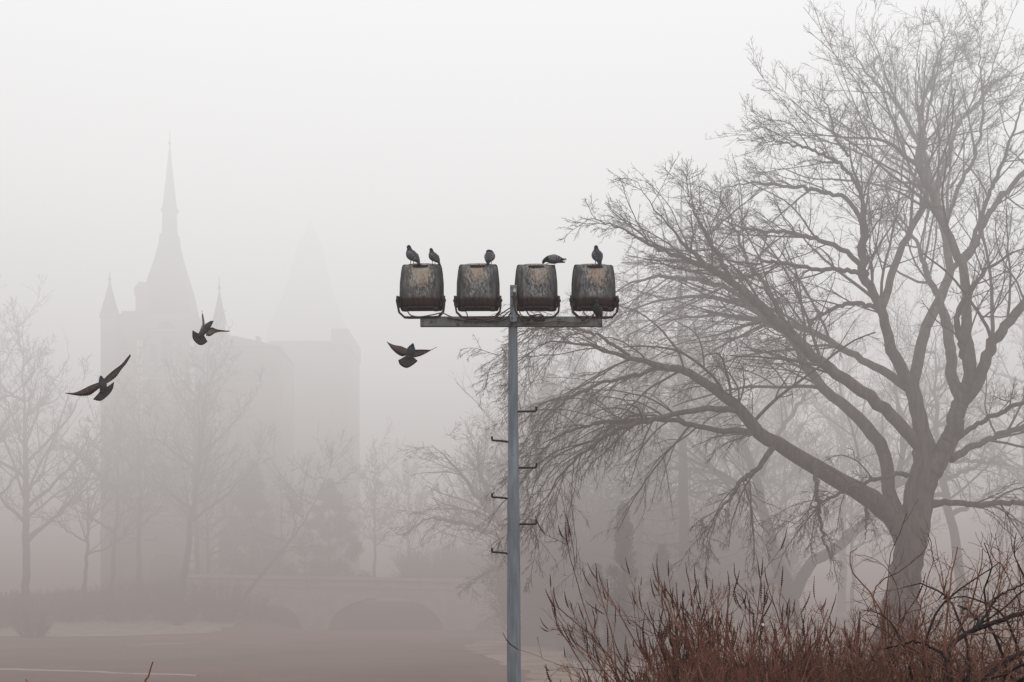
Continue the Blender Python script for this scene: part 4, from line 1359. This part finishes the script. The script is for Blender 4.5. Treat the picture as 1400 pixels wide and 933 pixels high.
shrub('low bare shrub at the water edge below the shore tree', 45, 83, 834, 66, 21, 150)
shrub('bare shrub in front of the picket fence near the shore tree', 100, 91, 820, 90, 22)
shrub('bare shrub beside the narrow evergreen', 170, 91, 806, 110, 23)
shrub('rounded bare shrub below the castle gate', 240, 91, 795, 110, 24)
shrub('dense bare shrub where the sandy strip meets the bridge', 300, 91, 792, 90, 25)
shrub('bare shrub against the first small arch of the bridge', 345, 92, 812, 60, 26, 90)
shrub('bare shrub at the frame edge behind the sandy strip', 5, 90, 812, 90, 27)


for k_, (xx, yt_, w_) in enumerate([(70, 806, 120), (135, 800, 120), (205, 790, 120), (270, 784, 130), (330, 800, 90), (20, 812, 110)]):
    shrub(['tangled hedge shrub behind the fence, next to the shore tree trunk', 'tangled hedge shrub behind the middle of the fence', 'tall hedge shrub behind the fence end', 'tallest hedge shrub in front of the castle gate',
           'hedge shrub closing the gap before the bridge parapet', 'hedge shrub behind the fence at the frame edge'][k_], xx, 95 + k_ * .4, yt_, w_, 60 + k_, 260, r=.014, name='hedge_shrub')


for k_, (xx, Yy, yt_, w_) in enumerate([(735, 70, 735, 130), (800, 66, 680, 160), (880, 68, 665, 180), (960, 70, 690, 160), (1030, 72, 725, 140), (660, 104, 742, 130), (590, 106, 752, 110)]):
    shrub(['tall hazy thicket shrub right behind the mast foot', 'tall hazy thicket shrub behind the low broad evergreen', 'tallest hazy thicket shrub behind the tall narrow evergreen', 'hazy thicket shrub behind the tall larch base', 'hazy thicket shrub behind the second tree trunk',
           'hazy thicket shrub beyond the bridge end near the mast', 'hazy thicket shrub beyond the wide arch of the bridge'][k_], xx, Yy, yt_, w_, 80 + k_, 460, r=.024, name='thicket_shrub', group='hazy thicket shrubs')


# ---------------------------------------------------------------- picket fence
def picket_fence(x0, x1, Yd, label):
    xa = (x0 - CX) / F * Yd; xb = (x1 - CX) / F * Yd
    t = empty('picket_fence', (xa, Yd, float(ground_z(xa, Yd)))); tag(t, label, 'fence')
    bz = float(ground_z(xa, Yd))
    bm = bmesh.new()
    n = int((xb - xa) / .32)
    for k in range(n):
        x = k * .32; h = 1.45 + random.uniform(-.06, .06)
        z = float(ground_z(xa + x, Yd)) - bz
        add_box(bm, x, x + .14, -.02, .02, z - .1, z + h)
    bm_obj('pickets', bm, M['wood_fence'], t)
    bm = bmesh.new()
    for z in (.35, 1.05): add_box(bm, 0, xb - xa, .022, .07, z, z + .1)
    bm_obj('rail', bm, M['wood_fence'], t)


picket_fence(-60, 215, 93.5, 'pale picket fence along the shore between bare trees')


# ---------------------------------------------------------------- bridge
YB = 94.0


def make_bridge():
    X0, X1 = at(250, 0, YB)[0], at(860, 0, YB)[0]
    t = empty('stone_bridge', (X0, YB, BED)); tag(t, 'low stone bridge with one wide arch and smaller arches beyond the drained lake', 'bridge')
    arches = [(376, 37, 828), (527, 79, 817), (704, 54, 836), (830, 30, 842)]
    arches = [((x - CX) / F * YB, w / F * YB, ZC - (yy - HY) / F * YB) for x, w, yy in arches]
    topz = lambda x: ZC + (HY - np.interp(x, [X0, X1], [785, 795])) / F * YB
    n = 420
    xs_ = np.linspace(X0, X1, n)

    def low(x):
        z = BED - .5
        for cx, w, zt in arches:
            u = (x - cx) / w
            if abs(u) < 1: z = max(z, BED - .2 + (zt - BED + .2) * math.sqrt(1 - u * u) ** .9)
        return z
    bm = bmesh.new()
    cols = []
    for x in xs_:
        lz, tz = low(x), topz(x) - .25
        c = [bm.verts.new((x - X0, y, z - BED)) for y, z in ((0, lz), (0, tz), (9, tz), (9, lz))]
        cols.append(c)
    for a, b in zip(cols[:-1], cols[1:]):
        for k in range(4):
            bm.faces.new((a[k], b[k], b[(k + 1) % 4], a[(k + 1) % 4]))
    bm_obj('wall', bm, M['bridge'], t)
    # coping and string course
    for dz, th, pr, nm in ((-.24, .24, .12, 'coping'), (-.75, .12, .07, 'string_course')):
        bm = bmesh.new(); cols = []
        for x in xs_[::20]:
            tz = topz(x) + dz
            cols.append([bm.verts.new((x - X0, y, z - BED)) for y, z in ((-pr, tz), (-pr, tz + th), (9 + pr if nm == 'coping' else -.002, tz + th), (9 + pr if nm == 'coping' else -.002, tz))])
        for a, b in zip(cols[:-1], cols[1:]):
            for k in range(4): bm.faces.new((a[k], b[k], b[(k + 1) % 4], a[(k + 1) % 4]))
        bm_obj(nm, bm, M['coping'], t)
    # arch rings
    for cx, w, zt in arches:
        bm = bmesh.new(); prev = None
        for a in np.linspace(pi * .02, pi * .98, 40):
            hgt = zt - BED + .2
            p = (cx + cos(a) * w, BED - .2 + hgt * sin(a) ** .9); q = (cx + cos(a) * (w + .35), BED - .2 + (hgt + .32) * sin(a) ** .9)
            cur = [bm.verts.new((v[0] - X0, -.05, v[1] - BED)) for v in (p, q)]
            if prev: bm.faces.new((prev[0], prev[1], cur[1], cur[0]))
            prev = cur
        ex_ = bmesh.ops.extrude_face_region(bm, geom=bm.faces[:])
        bmesh.ops.translate(bm, vec=(0, .047, 0), verts=[v for v in ex_['geom'] if isinstance(v, bmesh.types.BMVert)])
        bm_obj('arch_ring', bm, M['bridge'], t)


make_bridge()


# ---------------------------------------------------------------- castle
def cone_roof(bm, cx, cy, prof_, seg=4, rot=pi / 4):
    """stack of (z, half width) as a seg-sided pyramid-like roof"""
    rings = []
    for z, w in prof_:
        rad = w / cos(pi / seg)
        rings.append([bm.verts.new((cx + rad * cos(rot + 2 * pi * k / seg), cy + rad * sin(rot + 2 * pi * k / seg), z)) for k in range(seg)])
    for a, b in zip(rings[:-1], rings[1:]):
        for k in range(seg): bm.faces.new((a[k], a[(k + 1) % seg], b[(k + 1) % seg], b[k]))
    bm.faces.new(rings[-1]); bm.faces.new(rings[0][::-1])


def arched(bm, x, z, w, h, y, dep=.12):
    pts = [(x - w / 2, z), (x + w / 2, z)] + [(x + w / 2 * cos(a), z + h - w / 2 + w / 2 * sin(a)) for a in np.linspace(0, pi, 9)]
    f = bm.faces.new([bm.verts.new((px, y, pz)) for px, pz in pts])
    e_ = bmesh.ops.extrude_face_region(bm, geom=[f])
    bmesh.ops.translate(bm, vec=(0, dep, 0), verts=[v for v in e_['geom'] if isinstance(v, bmesh.types.BMVert)])


def make_castle():
    Yc = 108.0
    K = Yc / F
    X = lambda x: (x - CX) * K
    Z_ = lambda y: ZC - (y - HY) * K
    g0 = .3
    org = (X(230), Yc, g0)
    t = empty('castle', org); tag(t, 'castle gatehouse with needle-thin spire and two small corner spires, faint in fog', 'castle')

    def fin(name, bm, mat, par=t):
        bmesh.ops.translate(bm, vec=(-org[0], -org[1], -org[2]), verts=bm.verts[:])
        return bm_obj(name, bm, mat, par)
    # main body
    bm = bmesh.new()
    add_box(bm, X(150), X(193.9), Yc, Yc + 12, g0 - 1, Z_(429))
    add_box(bm, X(194), X(300), Yc + .01, Yc + 12, g0 - 1, Z_(445))
    add_box(bm, X(300.2), X(372), Yc + 1.5, Yc + 11, g0 - 1, Z_(470))
    add_box(bm, X(300.5), X(404.8), Yc + 22, Yc + 30, g0 - 1, Z_(398))
    add_box(bm, X(405), X(430), Yc + 21.8, Yc + 32, g0 - 1, Z_(384))
    add_box(bm, X(403.5), X(431.5), Yc + 21.4, Yc + 32.4, Z_(408), Z_(380))
    fin('wall', bm, M['stone'])
    # gate tower, slightly proud
    bm = bmesh.new()
    add_box(bm, X(194), X(272), Yc - 1.2, Yc + 8, g0 - 1, Z_(434))
    fin('gate_tower', bm, M['stone'])
    # steep tower roof with lantern and spire
    bm = bmesh.new()
    w = K
    cx, cy = X(232) * (Yc + 3.4) / Yc, Yc + 3.4
    Zo = Z_
    Z_ = lambda y: ZC - (y - HY) * K * (Yc + 3.4) / Yc
    cone_roof(bm, cx, cy, [(Zo(433.8), 37.5 * w), (Z_(400), 29 * w), (Z_(360), 18 * w), (Z_(335), 12.5 * w), (Z_(322), 11.5 * w)])
    rf = fin('roof', bm, M['roof'])
    bm = bmesh.new()
    cone_roof(bm, cx, cy, [(Z_(322), 10.5 * w), (Z_(292), 9.3 * w), (Z_(290), 11.5 * w), (Z_(286), 11.5 * w), (Z_(284), 9.4 * w), (Z_(250), 5.6 * w), (Z_(225), 3.2 * w), (Z_(205), 1.2 * w), (Z_(196), .5 * w)], 8, pi / 8)
    add_cyl(bm, (cx, cy, Z_(197)), (cx, cy, Z_(180)), .05, .03, 6)
    bmesh.ops.create_uvsphere(bm, u_segments=10, v_segments=8, radius=.14, matrix=Matrix.Translation((cx, cy, Z_(196))))
    fin('spire', bm, M['roof'], t)
    Z_ = Zo
    # dormer turret on the shoulder of the roof
    bm = bmesh.new()
    add_cyl(bm, (X(190), Yc + 1, Z_(450)), (X(190), Yc + 1, Z_(400)), 9.5 * K, 9.5 * K, 12)
    add_cyl(bm, (X(190), Yc + 1, Z_(400)), (X(190), Yc + 1, Z_(391)), 11.5 * K, 11.5 * K, 12)
    add_cyl(bm, (X(190), Yc + 1, Z_(391)), (X(191), Yc + 1, Z_(383)), 10.5 * K, 6 * K, 12)
    fin('stair_turret', bm, M['stone'])
    # corner turrets and spires
    for cxp, wt, y0, ytip, yk, yb in ((151.5, 13, 433, 384, 376, 900), (301, 9, 440, 396, 382, 560)):
        bm = bmesh.new()
        add_cyl(bm, (X(cxp), Yc - .3, max(Z_(yb), g0 - 1)), (X(cxp), Yc - .3, Z_(y0)), wt * K * .92, wt * K * .92, 14)
        add_cyl(bm, (X(cxp), Yc - .3, Z_(y0 + 3)), (X(cxp), Yc - .3, Z_(y0 - .5)), wt * K * 1.06, wt * K * 1.06, 14)
        tw = fin('turret', bm, M['stone'])
        bm = bmesh.new()
        cone_roof(bm, X(cxp), Yc - .3, [(Z_(y0 - .6), wt * K), (Z_((y0 + ytip) / 2 + 3), wt * K * .55), (Z_(ytip + 8), wt * K * .17), (Z_(ytip), wt * K * .06)], 12, 0)
        add_cyl(bm, (X(cxp), Yc - .3, Z_(ytip + 2)), (X(cxp), Yc - .3, Z_(yk - 3)), .05, .03, 6)
        bmesh.ops.create_uvsphere(bm, u_segments=8, v_segments=6, radius=.13, matrix=Matrix.Translation((X(cxp), Yc - .3, Z_(ytip - 1))))
        fin('turret_roof', bm, M['roof'])
    # side wing roof
    bm = bmesh.new()
    for (xa, xb, ya, yb_, yc_) in ((310, 374, 446, 470, 456),):
        v = [bm.verts.new(c) for c in ((X(298), Yc + 1.3, Z_(470)), (X(374), Yc + 1.3, Z_(470)), (X(374), Yc + 11, Z_(470)), (X(298), Yc + 11, Z_(470)), (X(298), Yc + 6, Z_(440)), (X(366), Yc + 6, Z_(455)))]
        for q in ((0, 1, 5, 4), (1, 2, 5), (2, 3, 4, 5), (3, 0, 4), (3, 2, 1, 0)): bm.faces.new([v[i] for i in q])
    fin('wing_roof', bm, M['roof'])
    # battlement on the curtain wall
    bm = bmesh.new()
    for k in range(5):
        x = X(166 + k * 4.2)
        add_box(bm, x, x + 2.4 * K, Yc + .02, Yc + .6, Z_(428.9), Z_(425))
    fin('battlement', bm, M['stone'])
    # string courses
    for y in (520, 600, 690):
        bm = bmesh.new(); add_box(bm, X(151), X(193.5), Yc - .12, Yc - .003, Z_(y + 2), Z_(y)); add_box(bm, X(272.6), X(299), Yc - .12, Yc - .003, Z_(y + 2), Z_(y))
        add_box(bm, X(193), X(273), Yc - 1.4, Yc - 1.203, Z_(y + 3), Z_(y)); fin('string_course', bm, M['stone_pale'])
    # pale corner stones
    for x in (296, 197, 268):
        yy = 470
        while yy < 780:
            bm = bmesh.new()
            add_box(bm, X(x - 3.4), X(x + 3.4), Yc - (1.34 if x != 296 else .1), Yc - (1.206 if x != 296 else .004), Z_(yy + 8), Z_(yy)); yy += 12
            fin('corner_stone', bm, M['quoin'])
    # windows
    for x, y, wpx, hpx, yo in [(233, 500, 14, 34, -1.33), (215, 500, 8, 26, -1.33), (251, 500, 8, 26, -1.33), (222, 570, 9, 26, -1.33), (244, 570, 9, 26, -1.33), (222, 650, 9, 28, -1.33), (244, 650, 9, 28, -1.33),
                               (170, 480, 7, 18, -.13), (182, 570, 8, 22, -.13), (168, 650, 8, 22, -.13), (284, 500, 7, 20, -.13), (284, 580, 7, 22, -.13), (284, 660, 7, 22, -.13), (322, 520, 8, 20, 1.37), (348, 520, 8, 20, 1.37), (322, 610, 8, 24, 1.37), (348, 610, 8, 24, 1.37), (233, 455, 22, 12, -1.33)]:
        bm = bmesh.new(); arched(bm, X(x), Z_(y), wpx * K, hpx * K, Yc + yo); o = fin('window', bm, M['window'])
        bm = bmesh.new(); add_box(bm, X(x - wpx * .65), X(x + wpx * .65), Yc + yo - .08, Yc + yo + .1, Z_(y + 2.2), Z_(y + .3)); bmesh.ops.translate(bm, vec=(-org[0], -org[1], -org[2]), verts=bm.verts[:]); bm_obj('sill', bm, M['stone_pale'], o)
    # gate
    bm = bmesh.new(); arched(bm, X(233), g0 - .1, 44 * K, 70 * K, Yc - 1.33); fin('gate', bm, M['window'])
    # chimneys on the wing
    bm = bmesh.new(); add_box(bm, X(330), X(335), Yc + 6, Yc + 7, Z_(456), Z_(441)); fin('chimney', bm, M['stone'])


make_castle()


def make_keep():
    Yc = 196.0
    K = Yc / F
    X = lambda x: (x - CX) * K
    Z_ = lambda y: ZC - (y - HY) * K
    org = (X(430), Yc, .3)
    t = empty('tower', org); tag(t, 'huge dim stone tower with a stepped pyramid roof, almost lost in fog', 'tower')

    def fin(name, bm, mat):
        bmesh.ops.translate(bm, vec=(-org[0], -org[1], -org[2]), verts=bm.verts[:]); return bm_obj(name, bm, mat, t)
    bm = bmesh.new()
    add_box(bm, X(366), X(474), Yc, Yc + 9, -.7, Z_(500))
    add_box(bm, X(364), X(472), Yc - .4, Yc + 9.4, Z_(500) + .01, Z_(462))
    fin('wall', bm, M['stone_dark'])
    bm = bmesh.new()
    cone_roof(bm, X(418), Yc + 4.5, [(Z_(461.8), 52 * K), (Z_(448), 50 * K), (Z_(425), 42 * K), (Z_(400), 33 * K), (Z_(375), 26 * K), (Z_(350), 20 * K), (Z_(325), 15 * K), (Z_(312), 10 * K)])
    fin('roof', bm, M['stone_dark'])
    bm = bmesh.new()
    cone_roof(bm, X(418), Yc + 4.5, [(Z_(312.2), 7 * K), (Z_(303), 6 * K), (Z_(285), .6 * K)], 8, 0)
    fin('lantern', bm, M['stone_dark'])
    bm = bmesh.new()
    for k in range(9):
        x = X(365 + k * 12); add_box(bm, x, x + 7 * K, Yc - .38, Yc + .2, Z_(461.9), Z_(453))
    fin('battlement', bm, M['stone_dark'])
    for x, y in [(400, 560), (430, 560), (460, 560), (400, 650), (460, 650), (430, 490), (400, 490), (460, 490)]:
        bm = bmesh.new(); arched(bm, X(x), Z_(y), 9 * K, 26 * K, Yc - (.1 if y > 500 else .5)); fin('window', bm, M['window'])


make_keep()


# ---------------------------------------------------------------- foreground bushes
def walk(start, dirs, L, n, wob, trop, rng):
    m = len(start)
    P = np.empty((m, n, 3)); P[:, 0] = start; d = norm(dirs)
    st = (L / (n - 1))[:, None]
    for j in range(1, n):
        d = norm(d + rng.normal(0, wob, (m, 3)) + np.asarray(trop))
        P[:, j] = P[:, j - 1] + d * st
    return P


def spikes(P, R, rng, Lr=(.06, .14), frac=1.0):
    """knobbly seed spikes at the tips of the given twigs"""
    k = rng.random(len(P)) < frac
    P = P[k]; m = len(P)
    tip = P[:, -1]; d = norm(P[:, -1] - P[:, -2]) + rng.normal(0, .12, (m, 3)) + np.array([0, 0, .25])
    L = rng.uniform(*Lr, m)
    n = 40
    Q = walk(tip, d, L, n, .03, np.array([0, 0, .03]), rng)
    q = np.linspace(0, 1, n)
    prof = np.interp(q, [0, .12, .35, .75, 1], [.5, .9, 1, .6, .22])
    bead = .22 + .78 * np.clip(np.cos(np.arange(n) * 2 * pi / 4.0) * .5 + .62, 0, 1)
    bead = np.where(q > .8, .75, bead)
    R2 = np.maximum(.0064 * prof[None] * bead[None] * rng.uniform(.7, 1.15, (m, 1)), .0016)
    return Q, R2


def seed_bush(label, x, Yd, tip_rows, seed, nst=16, spread=.5, twig='brown_twig', spk=True, hcut=None, rs=1.0, n2=6, n3=5, sfrac=.8, name='seed_head_bush', group='reddish brown bushes along the bank', lean=0.0, fan=None):
    rng = np.random.default_rng(seed)
    bx = (x - CX) / F * Yd; bz = float(ground_z(bx, Yd))
    zt = ZC - (tip_rows - HY) / F * Yd; h = zt - bz
    t = empty(name, (bx, Yd, bz)); tag(t, label, 'bush', group)
    az = rng.uniform(0, 2 * pi, nst)
    lean_ = rng.uniform(.05, 1, nst) ** .8 * spread
    d = np.stack([np.cos(az) * lean_ + lean, np.sin(az) * lean_ * .8, np.ones(nst)], 1)
    s = np.stack([np.cos(az) * .08, np.sin(az) * .08, np.zeros(nst)], 1)
    L = h * rng.uniform(.46, .60, nst) * np.sqrt(1 + lean_ ** 2 * .4)
    P0, R0 = walk(s, d, L, 18, .05, (0, 0, .0), rng), np.linspace(.013, .008, 18)[None] * rng.uniform(.7, 1.2, (nst, 1)) * rs
    P1, R1 = spawn(P0, R0, 5, .5, 1.0, .8, 1.0, 18, .075, (lean * .03, 0, .022), rng, rr=.75, rmin=.0035 * rs)
    R1 = np.linspace(.0062, .0030, 18)[None] * rng.uniform(.7, 1.2, (len(P1), 1)) * rs
    tips = P1[:, -1, 2] + bz
    P2, R2 = spawn(P1, R1, n2, .2, 1, .75, .42, 12, .09, (0, 0, .035), rng, rr=.6, rmin=.0022 * rs, lmin=.04)
    P3, R3 = spawn(P2, R2, n3, .2, 1, .65, .5, 8, .09, (0, 0, .06), rng, rr=.65, rmin=.0016 * rs, lmin=.03)
    P4, R4 = spawn(P3, R3, 3, .2, 1, .7, .5, 5, .12, (0, 0, .04), rng, rr=.7, rmin=.0012 * rs, lmin=.02)
    tubes_obj('stems', [(P0, R0, 8), (P1, R1, 6)], M[twig], t)
    tubes_obj('twigs', [(P2, R2, 5), (P3, R3, 4), (P4, R4, 3)], M[twig], t)
    if spk and sfrac > 0:
        S1 = spikes(P2, R2, rng, (.08, .15), sfrac); S2 = spikes(P3, R3, rng, (.04, .09), sfrac * .3); S0 = spikes(P1, R1, rng, (.10, .16), min(1, sfrac * 1.5))
        tubes_obj('seed_heads', [(S0[0], S0[1], 6), (S1[0], S1[1], 6), (S2[0], S2[1], 5)], M['seed_spike'], t)['kind'] = 'stuff'
    return t


sb = seed_bush
sb('seed-headed bush nearest the mast, airy spikes rising highest on its crown', 952, 8.2, 738, 1, 8, .42, n2=5, n3=3)
sb('seed-headed bush whose spikes fan low toward the lake path', 975, 7.8, 815, 2, 10, .42, n2=5, n3=3, lean=-.03)
sb('seed-headed bush with the tallest spikes, in front of the second tree trunk', 1048, 8.4, 722, 3, 8, .40, n2=5, n3=3)
sb('dense reddish bush between the two tall seed-headed ones', 975, 7.6, 824, 4, 20, .55, 'red_twig', n2=7, sfrac=.03)
sb('dense rusty bush in front of the largest trunk', 1140, 7.9, 802, 5, 22, .55, 'red_twig', n2=7, n3=5, sfrac=.08)
sb('thick rusty bush beneath the tallest spikes', 1060, 7.2, 832, 6, 22, .6, 'red_twig', n2=7, n3=5, sfrac=.0)
sb('low tangled bush at the foot of the airy one', 952, 7.0, 854, 7, 20, .6, 'red_twig', n2=7, n3=5, sfrac=.03)
sb('tangled brown bush under the black branches', 1220, 7.4, 816, 8, 22, .6, 'brown_twig', n2=8, n3=5, spk=False, name='twiggy_bush')
sb('brown twiggy bush out at the frame edge', 1360, 7.6, 796, 9, 22, .6, 'brown_twig', n2=8, n3=5, spk=False, name='twiggy_bush')
sb('rusty bush behind the black branches', 1290, 8.6, 799, 10, 22, .6, 'red_twig', n2=8, n3=5, spk=False, name='twiggy_bush')
sb('low rusty bush along the bottom of the frame', 1160, 6.4, 866, 11, 22, .65, 'red_twig', n2=7, n3=5, sfrac=.0)
sb('lowest reddish bush next to the lake path', 960, 7.2, 880, 12, 16, .28, 'red_twig', n2=7, n3=5, sfrac=.25)
sb('small bush with a few spikes between the tallest-spiked one and the largest trunk', 1115, 8.3, 774, 13, 8, .3, n2=5, n3=3, sfrac=.7)
sb('small airy seed-headed bush beside the airy crown, leaning to the trunk', 972, 8.5, 769, 14, 7, .3, n2=5, n3=3, sfrac=.8)


sb('knee-high rusty bush filling the gap under the airy crown', 905, 7.4, 858, 15, 22, .5, 'red_twig', n2=8, n3=5, sfrac=.05)
sb('rusty bush tucked under the small spiked bush', 1090, 6.9, 850, 16, 22, .5, 'red_twig', n2=8, n3=5, sfrac=0)
sb('brownish bush filling the gap before the whippy stems', 1180, 7.0, 838, 17, 22, .5, 'brown_twig', n2=8, n3=5, spk=False, name='twiggy_bush')


# long whippy shrub over the bushes and the black branched one
def traced_shrub(label, Yd, limbs_, seed, name, mat, twmat, whips, group=None, r2=.0032, trop=(0, 0, .02), wl=.4, rk=1.0, t0=.5):
    rng = np.random.default_rng(seed)
    b = at(limbs_[0][0][0], limbs_[0][0][1], Yd); b[2] = float(ground_z(b[0], Yd))
    t = empty(name, tuple(b)); tag(t, label, 'bush', group)
    g1, g2 = [], []
    for pts in limbs_:
        pts = [(x, y, q * rk) for x, y, q in pts]
        ds = rng.uniform(-.7, .7)
        ctrl = px_limb(pts, Yd, ds)
        if pts[0][1] > 930:
            p0 = ctrl[0]; ctrl = [(b[0] + rng.normal(0, .05), b[1], b[2], p0[3] * 1.2)] + list(ctrl)
        c = resample(ctrl, 34, .004, rng)
        g1.append((c[None, :, :3], c[None, :, 3], 8))
        P1, R1 = spawn(c[None, :, :3], c[None, :, 3], whips, t0, 1, .8, wl, 16, .11, trop, rng, rr=.5, rmin=r2)
        P2, R2 = spawn(P1, R1, 5, .2, 1, .75, .45, 9, .12, trop, rng, rr=.6, rmin=r2 * .75)
        P3, R3 = spawn(P2, R2, 3, .2, 1, .75, .45, 5, .12, trop, rng, rr=.6, rmin=r2 * .6)
        g2 += [(P1, R1, 5), (P2, R2, 4), (P3, R3, 3)]
    tubes_obj('branches', g1, M[mat], t, b)
    tubes_obj('twigs', g2, M[twmat], t, b)
    return t


traced_shrub('bush with thick black crooked branches reaching in from the frame edge', 6.6, [
    [(1300, 960, 7), (1296, 905, 6), (1304, 880, 5.5), (1335, 862, 5), (1370, 848, 5), (1405, 836, 5), (1450, 820, 4)],
    [(1335, 960, 6), (1355, 920, 6), (1385, 898, 6), (1420, 888, 6)],
    [(1335, 862, 3.6), (1345, 845, 3), (1360, 818, 2.8), (1378, 806, 2.2), (1400, 795, 1.8)],
    [(1340, 860, 3), (1335, 845, 2.6), (1322, 836, 2.2), (1308, 828, 1.6)],
    [(1296, 905, 3.4), (1285, 890, 3), (1255, 876, 2.4), (1230, 882, 2), (1200, 890, 1.4)],
    [(1268, 960, 4), (1270, 925, 3.4), (1262, 900, 2.8), (1240, 885, 2.2), (1228, 868, 1.6)],
    [(1400, 960, 5), (1392, 930, 4), (1372, 912, 3), (1350, 905, 2)],
    [(1310, 960, 4), (1330, 935, 3.4), (1365, 925, 3), (1405, 905, 3)],
], 41, 'black_branched_bush', 'black_branch', 'brown_twig', 30, r2=.0018, wl=.26, rk=.66, t0=.25)
traced_shrub('whippy bush of long thin stems crossing in front of the largest trunk', 7.1, [
    [(1225, 960, 3.2), (1214, 900, 2.6), (1208, 850, 2.2), (1190, 810, 2), (1165, 780, 1.6), (1162, 752, 1.2), (1172, 748, .8)],
    [(1222, 960, 2.4), (1216, 900, 2), (1212, 830, 1.6), (1216, 770, 1.2), (1228, 735, 1), (1241, 703, .8)],
    [(1232, 960, 2.6), (1210, 880, 1.6), (1192, 810, 1.8), (1230, 780, 1.2), (1262, 755, 1), (1268, 735, 1)],
    [(1240, 960, 2.6), (1250, 880, 1.8), (1265, 800, 1.2), (1275, 770, 1), (1268, 732, 1)],
    [(1236, 960, 2), (1235, 880, 1.4), (1225, 800, 1.1), (1198, 765, .8), (1170, 760, .8)],
    [(1290, 960, 2.4), (1300, 870, 1.6), (1290, 800, 1.1), (1278, 735, .8)],
    [(1330, 960, 2.6), (1345, 880, 2), (1360, 810, 1.5), (1368, 775, 1), (1360, 730, .8)],
    [(1380, 960, 2.6), (1390, 880, 2), (1395, 790, 1.4), (1382, 745, 1), (1378, 702, .8)],
    [(1400, 960, 2.6), (1402, 860, 2), (1375, 780, 1.4), (1358, 760, 1), (1356, 728, .8)],
    [(1310, 960, 2.6), (1330, 860, 1.8), (1350, 800, 1.3), (1372, 770, 1), (1396, 735, .8)],
], 43, 'whippy_bush', 'brown_twig', 'red_twig', 12, r2=.0014, wl=.12, rk=.5)

traced_shrub('tangled bush with dark thin branches filling the frame corner above the black ones', 7.0, [
    [(1270, 960, 4), (1262, 900, 3.4), (1275, 850, 2.8), (1300, 815, 2.2), (1335, 790, 1.6), (1365, 770, 1.1)],
    [(1320, 960, 4), (1322, 900, 3.4), (1310, 850, 2.8), (1290, 815, 2.2), (1262, 800, 1.6), (1235, 803, 1)],
    [(1365, 960, 4), (1368, 900, 3.4), (1350, 850, 2.8), (1345, 810, 2.2), (1355, 775, 1.6), (1345, 745, 1)],
    [(1400, 960, 4), (1395, 900, 3.4), (1380, 850, 2.8), (1350, 825, 2.2), (1315, 815, 1.6), (1290, 820, 1)],
    [(1430, 960, 4), (1432, 880, 3.4), (1415, 830, 2.8), (1400, 790, 2), (1385, 760, 1.4), (1390, 730, .9)],
    [(1290, 960, 4), (1300, 890, 3), (1330, 860, 2.6), (1372, 830, 2), (1405, 800, 1.5), (1430, 780, 1)],
    [(1250, 960, 3), (1240, 900, 2.6), (1225, 860, 2), (1205, 840, 1.4), (1180, 835, .9)],
], 47, 'tangled_bush', 'black_branch', 'brown_twig', 26, r2=.0019, wl=.24, rk=.62, t0=.25)

# lone twig tips of plants on the near slope, low in the frame
for i, (pts, lb) in enumerate([([(198, 1150, 2), (197, 960, 1.5), (203, 925, 1.2), (209, 905, .8)], 'single bare twig poking up in front of the sand line'),
                              ([(50, 1150, 2), (46, 960, 1.5), (40, 935, 1.2), (35, 929, .8)], 'single short twig tip low beside the frame corner')]):
    c = np.array(px_limb(pts, 8.0)); b = c[0, :3].copy(); b[2] = float(ground_z(b[0], b[1])) - .02; c[0, :3] = b
    c = resample(c, 30)
    o = tubes_obj('twig', [(c[None, :, :3], c[None, :, 3], 6)], M['brown_twig'], None, b); o.location = b
    tag(o, lb, 'twig')

# white scrap caught in the bush
bm = bmesh.new()
for k in range(7):
    a = k / 7 * 2 * pi; bm.verts.new((cos(a) * .008 * (1 + .3 * sin(3 * a)), .003 * sin(2 * a), sin(a) * .0075))
bm.faces.new(bm.verts[:])
o = bm_obj('paper_scrap', bm, M['scrap']); o.location = at(1043, 854, 7.0); tag(o, 'tiny white scrap of litter caught among rusty twigs', 'litter')
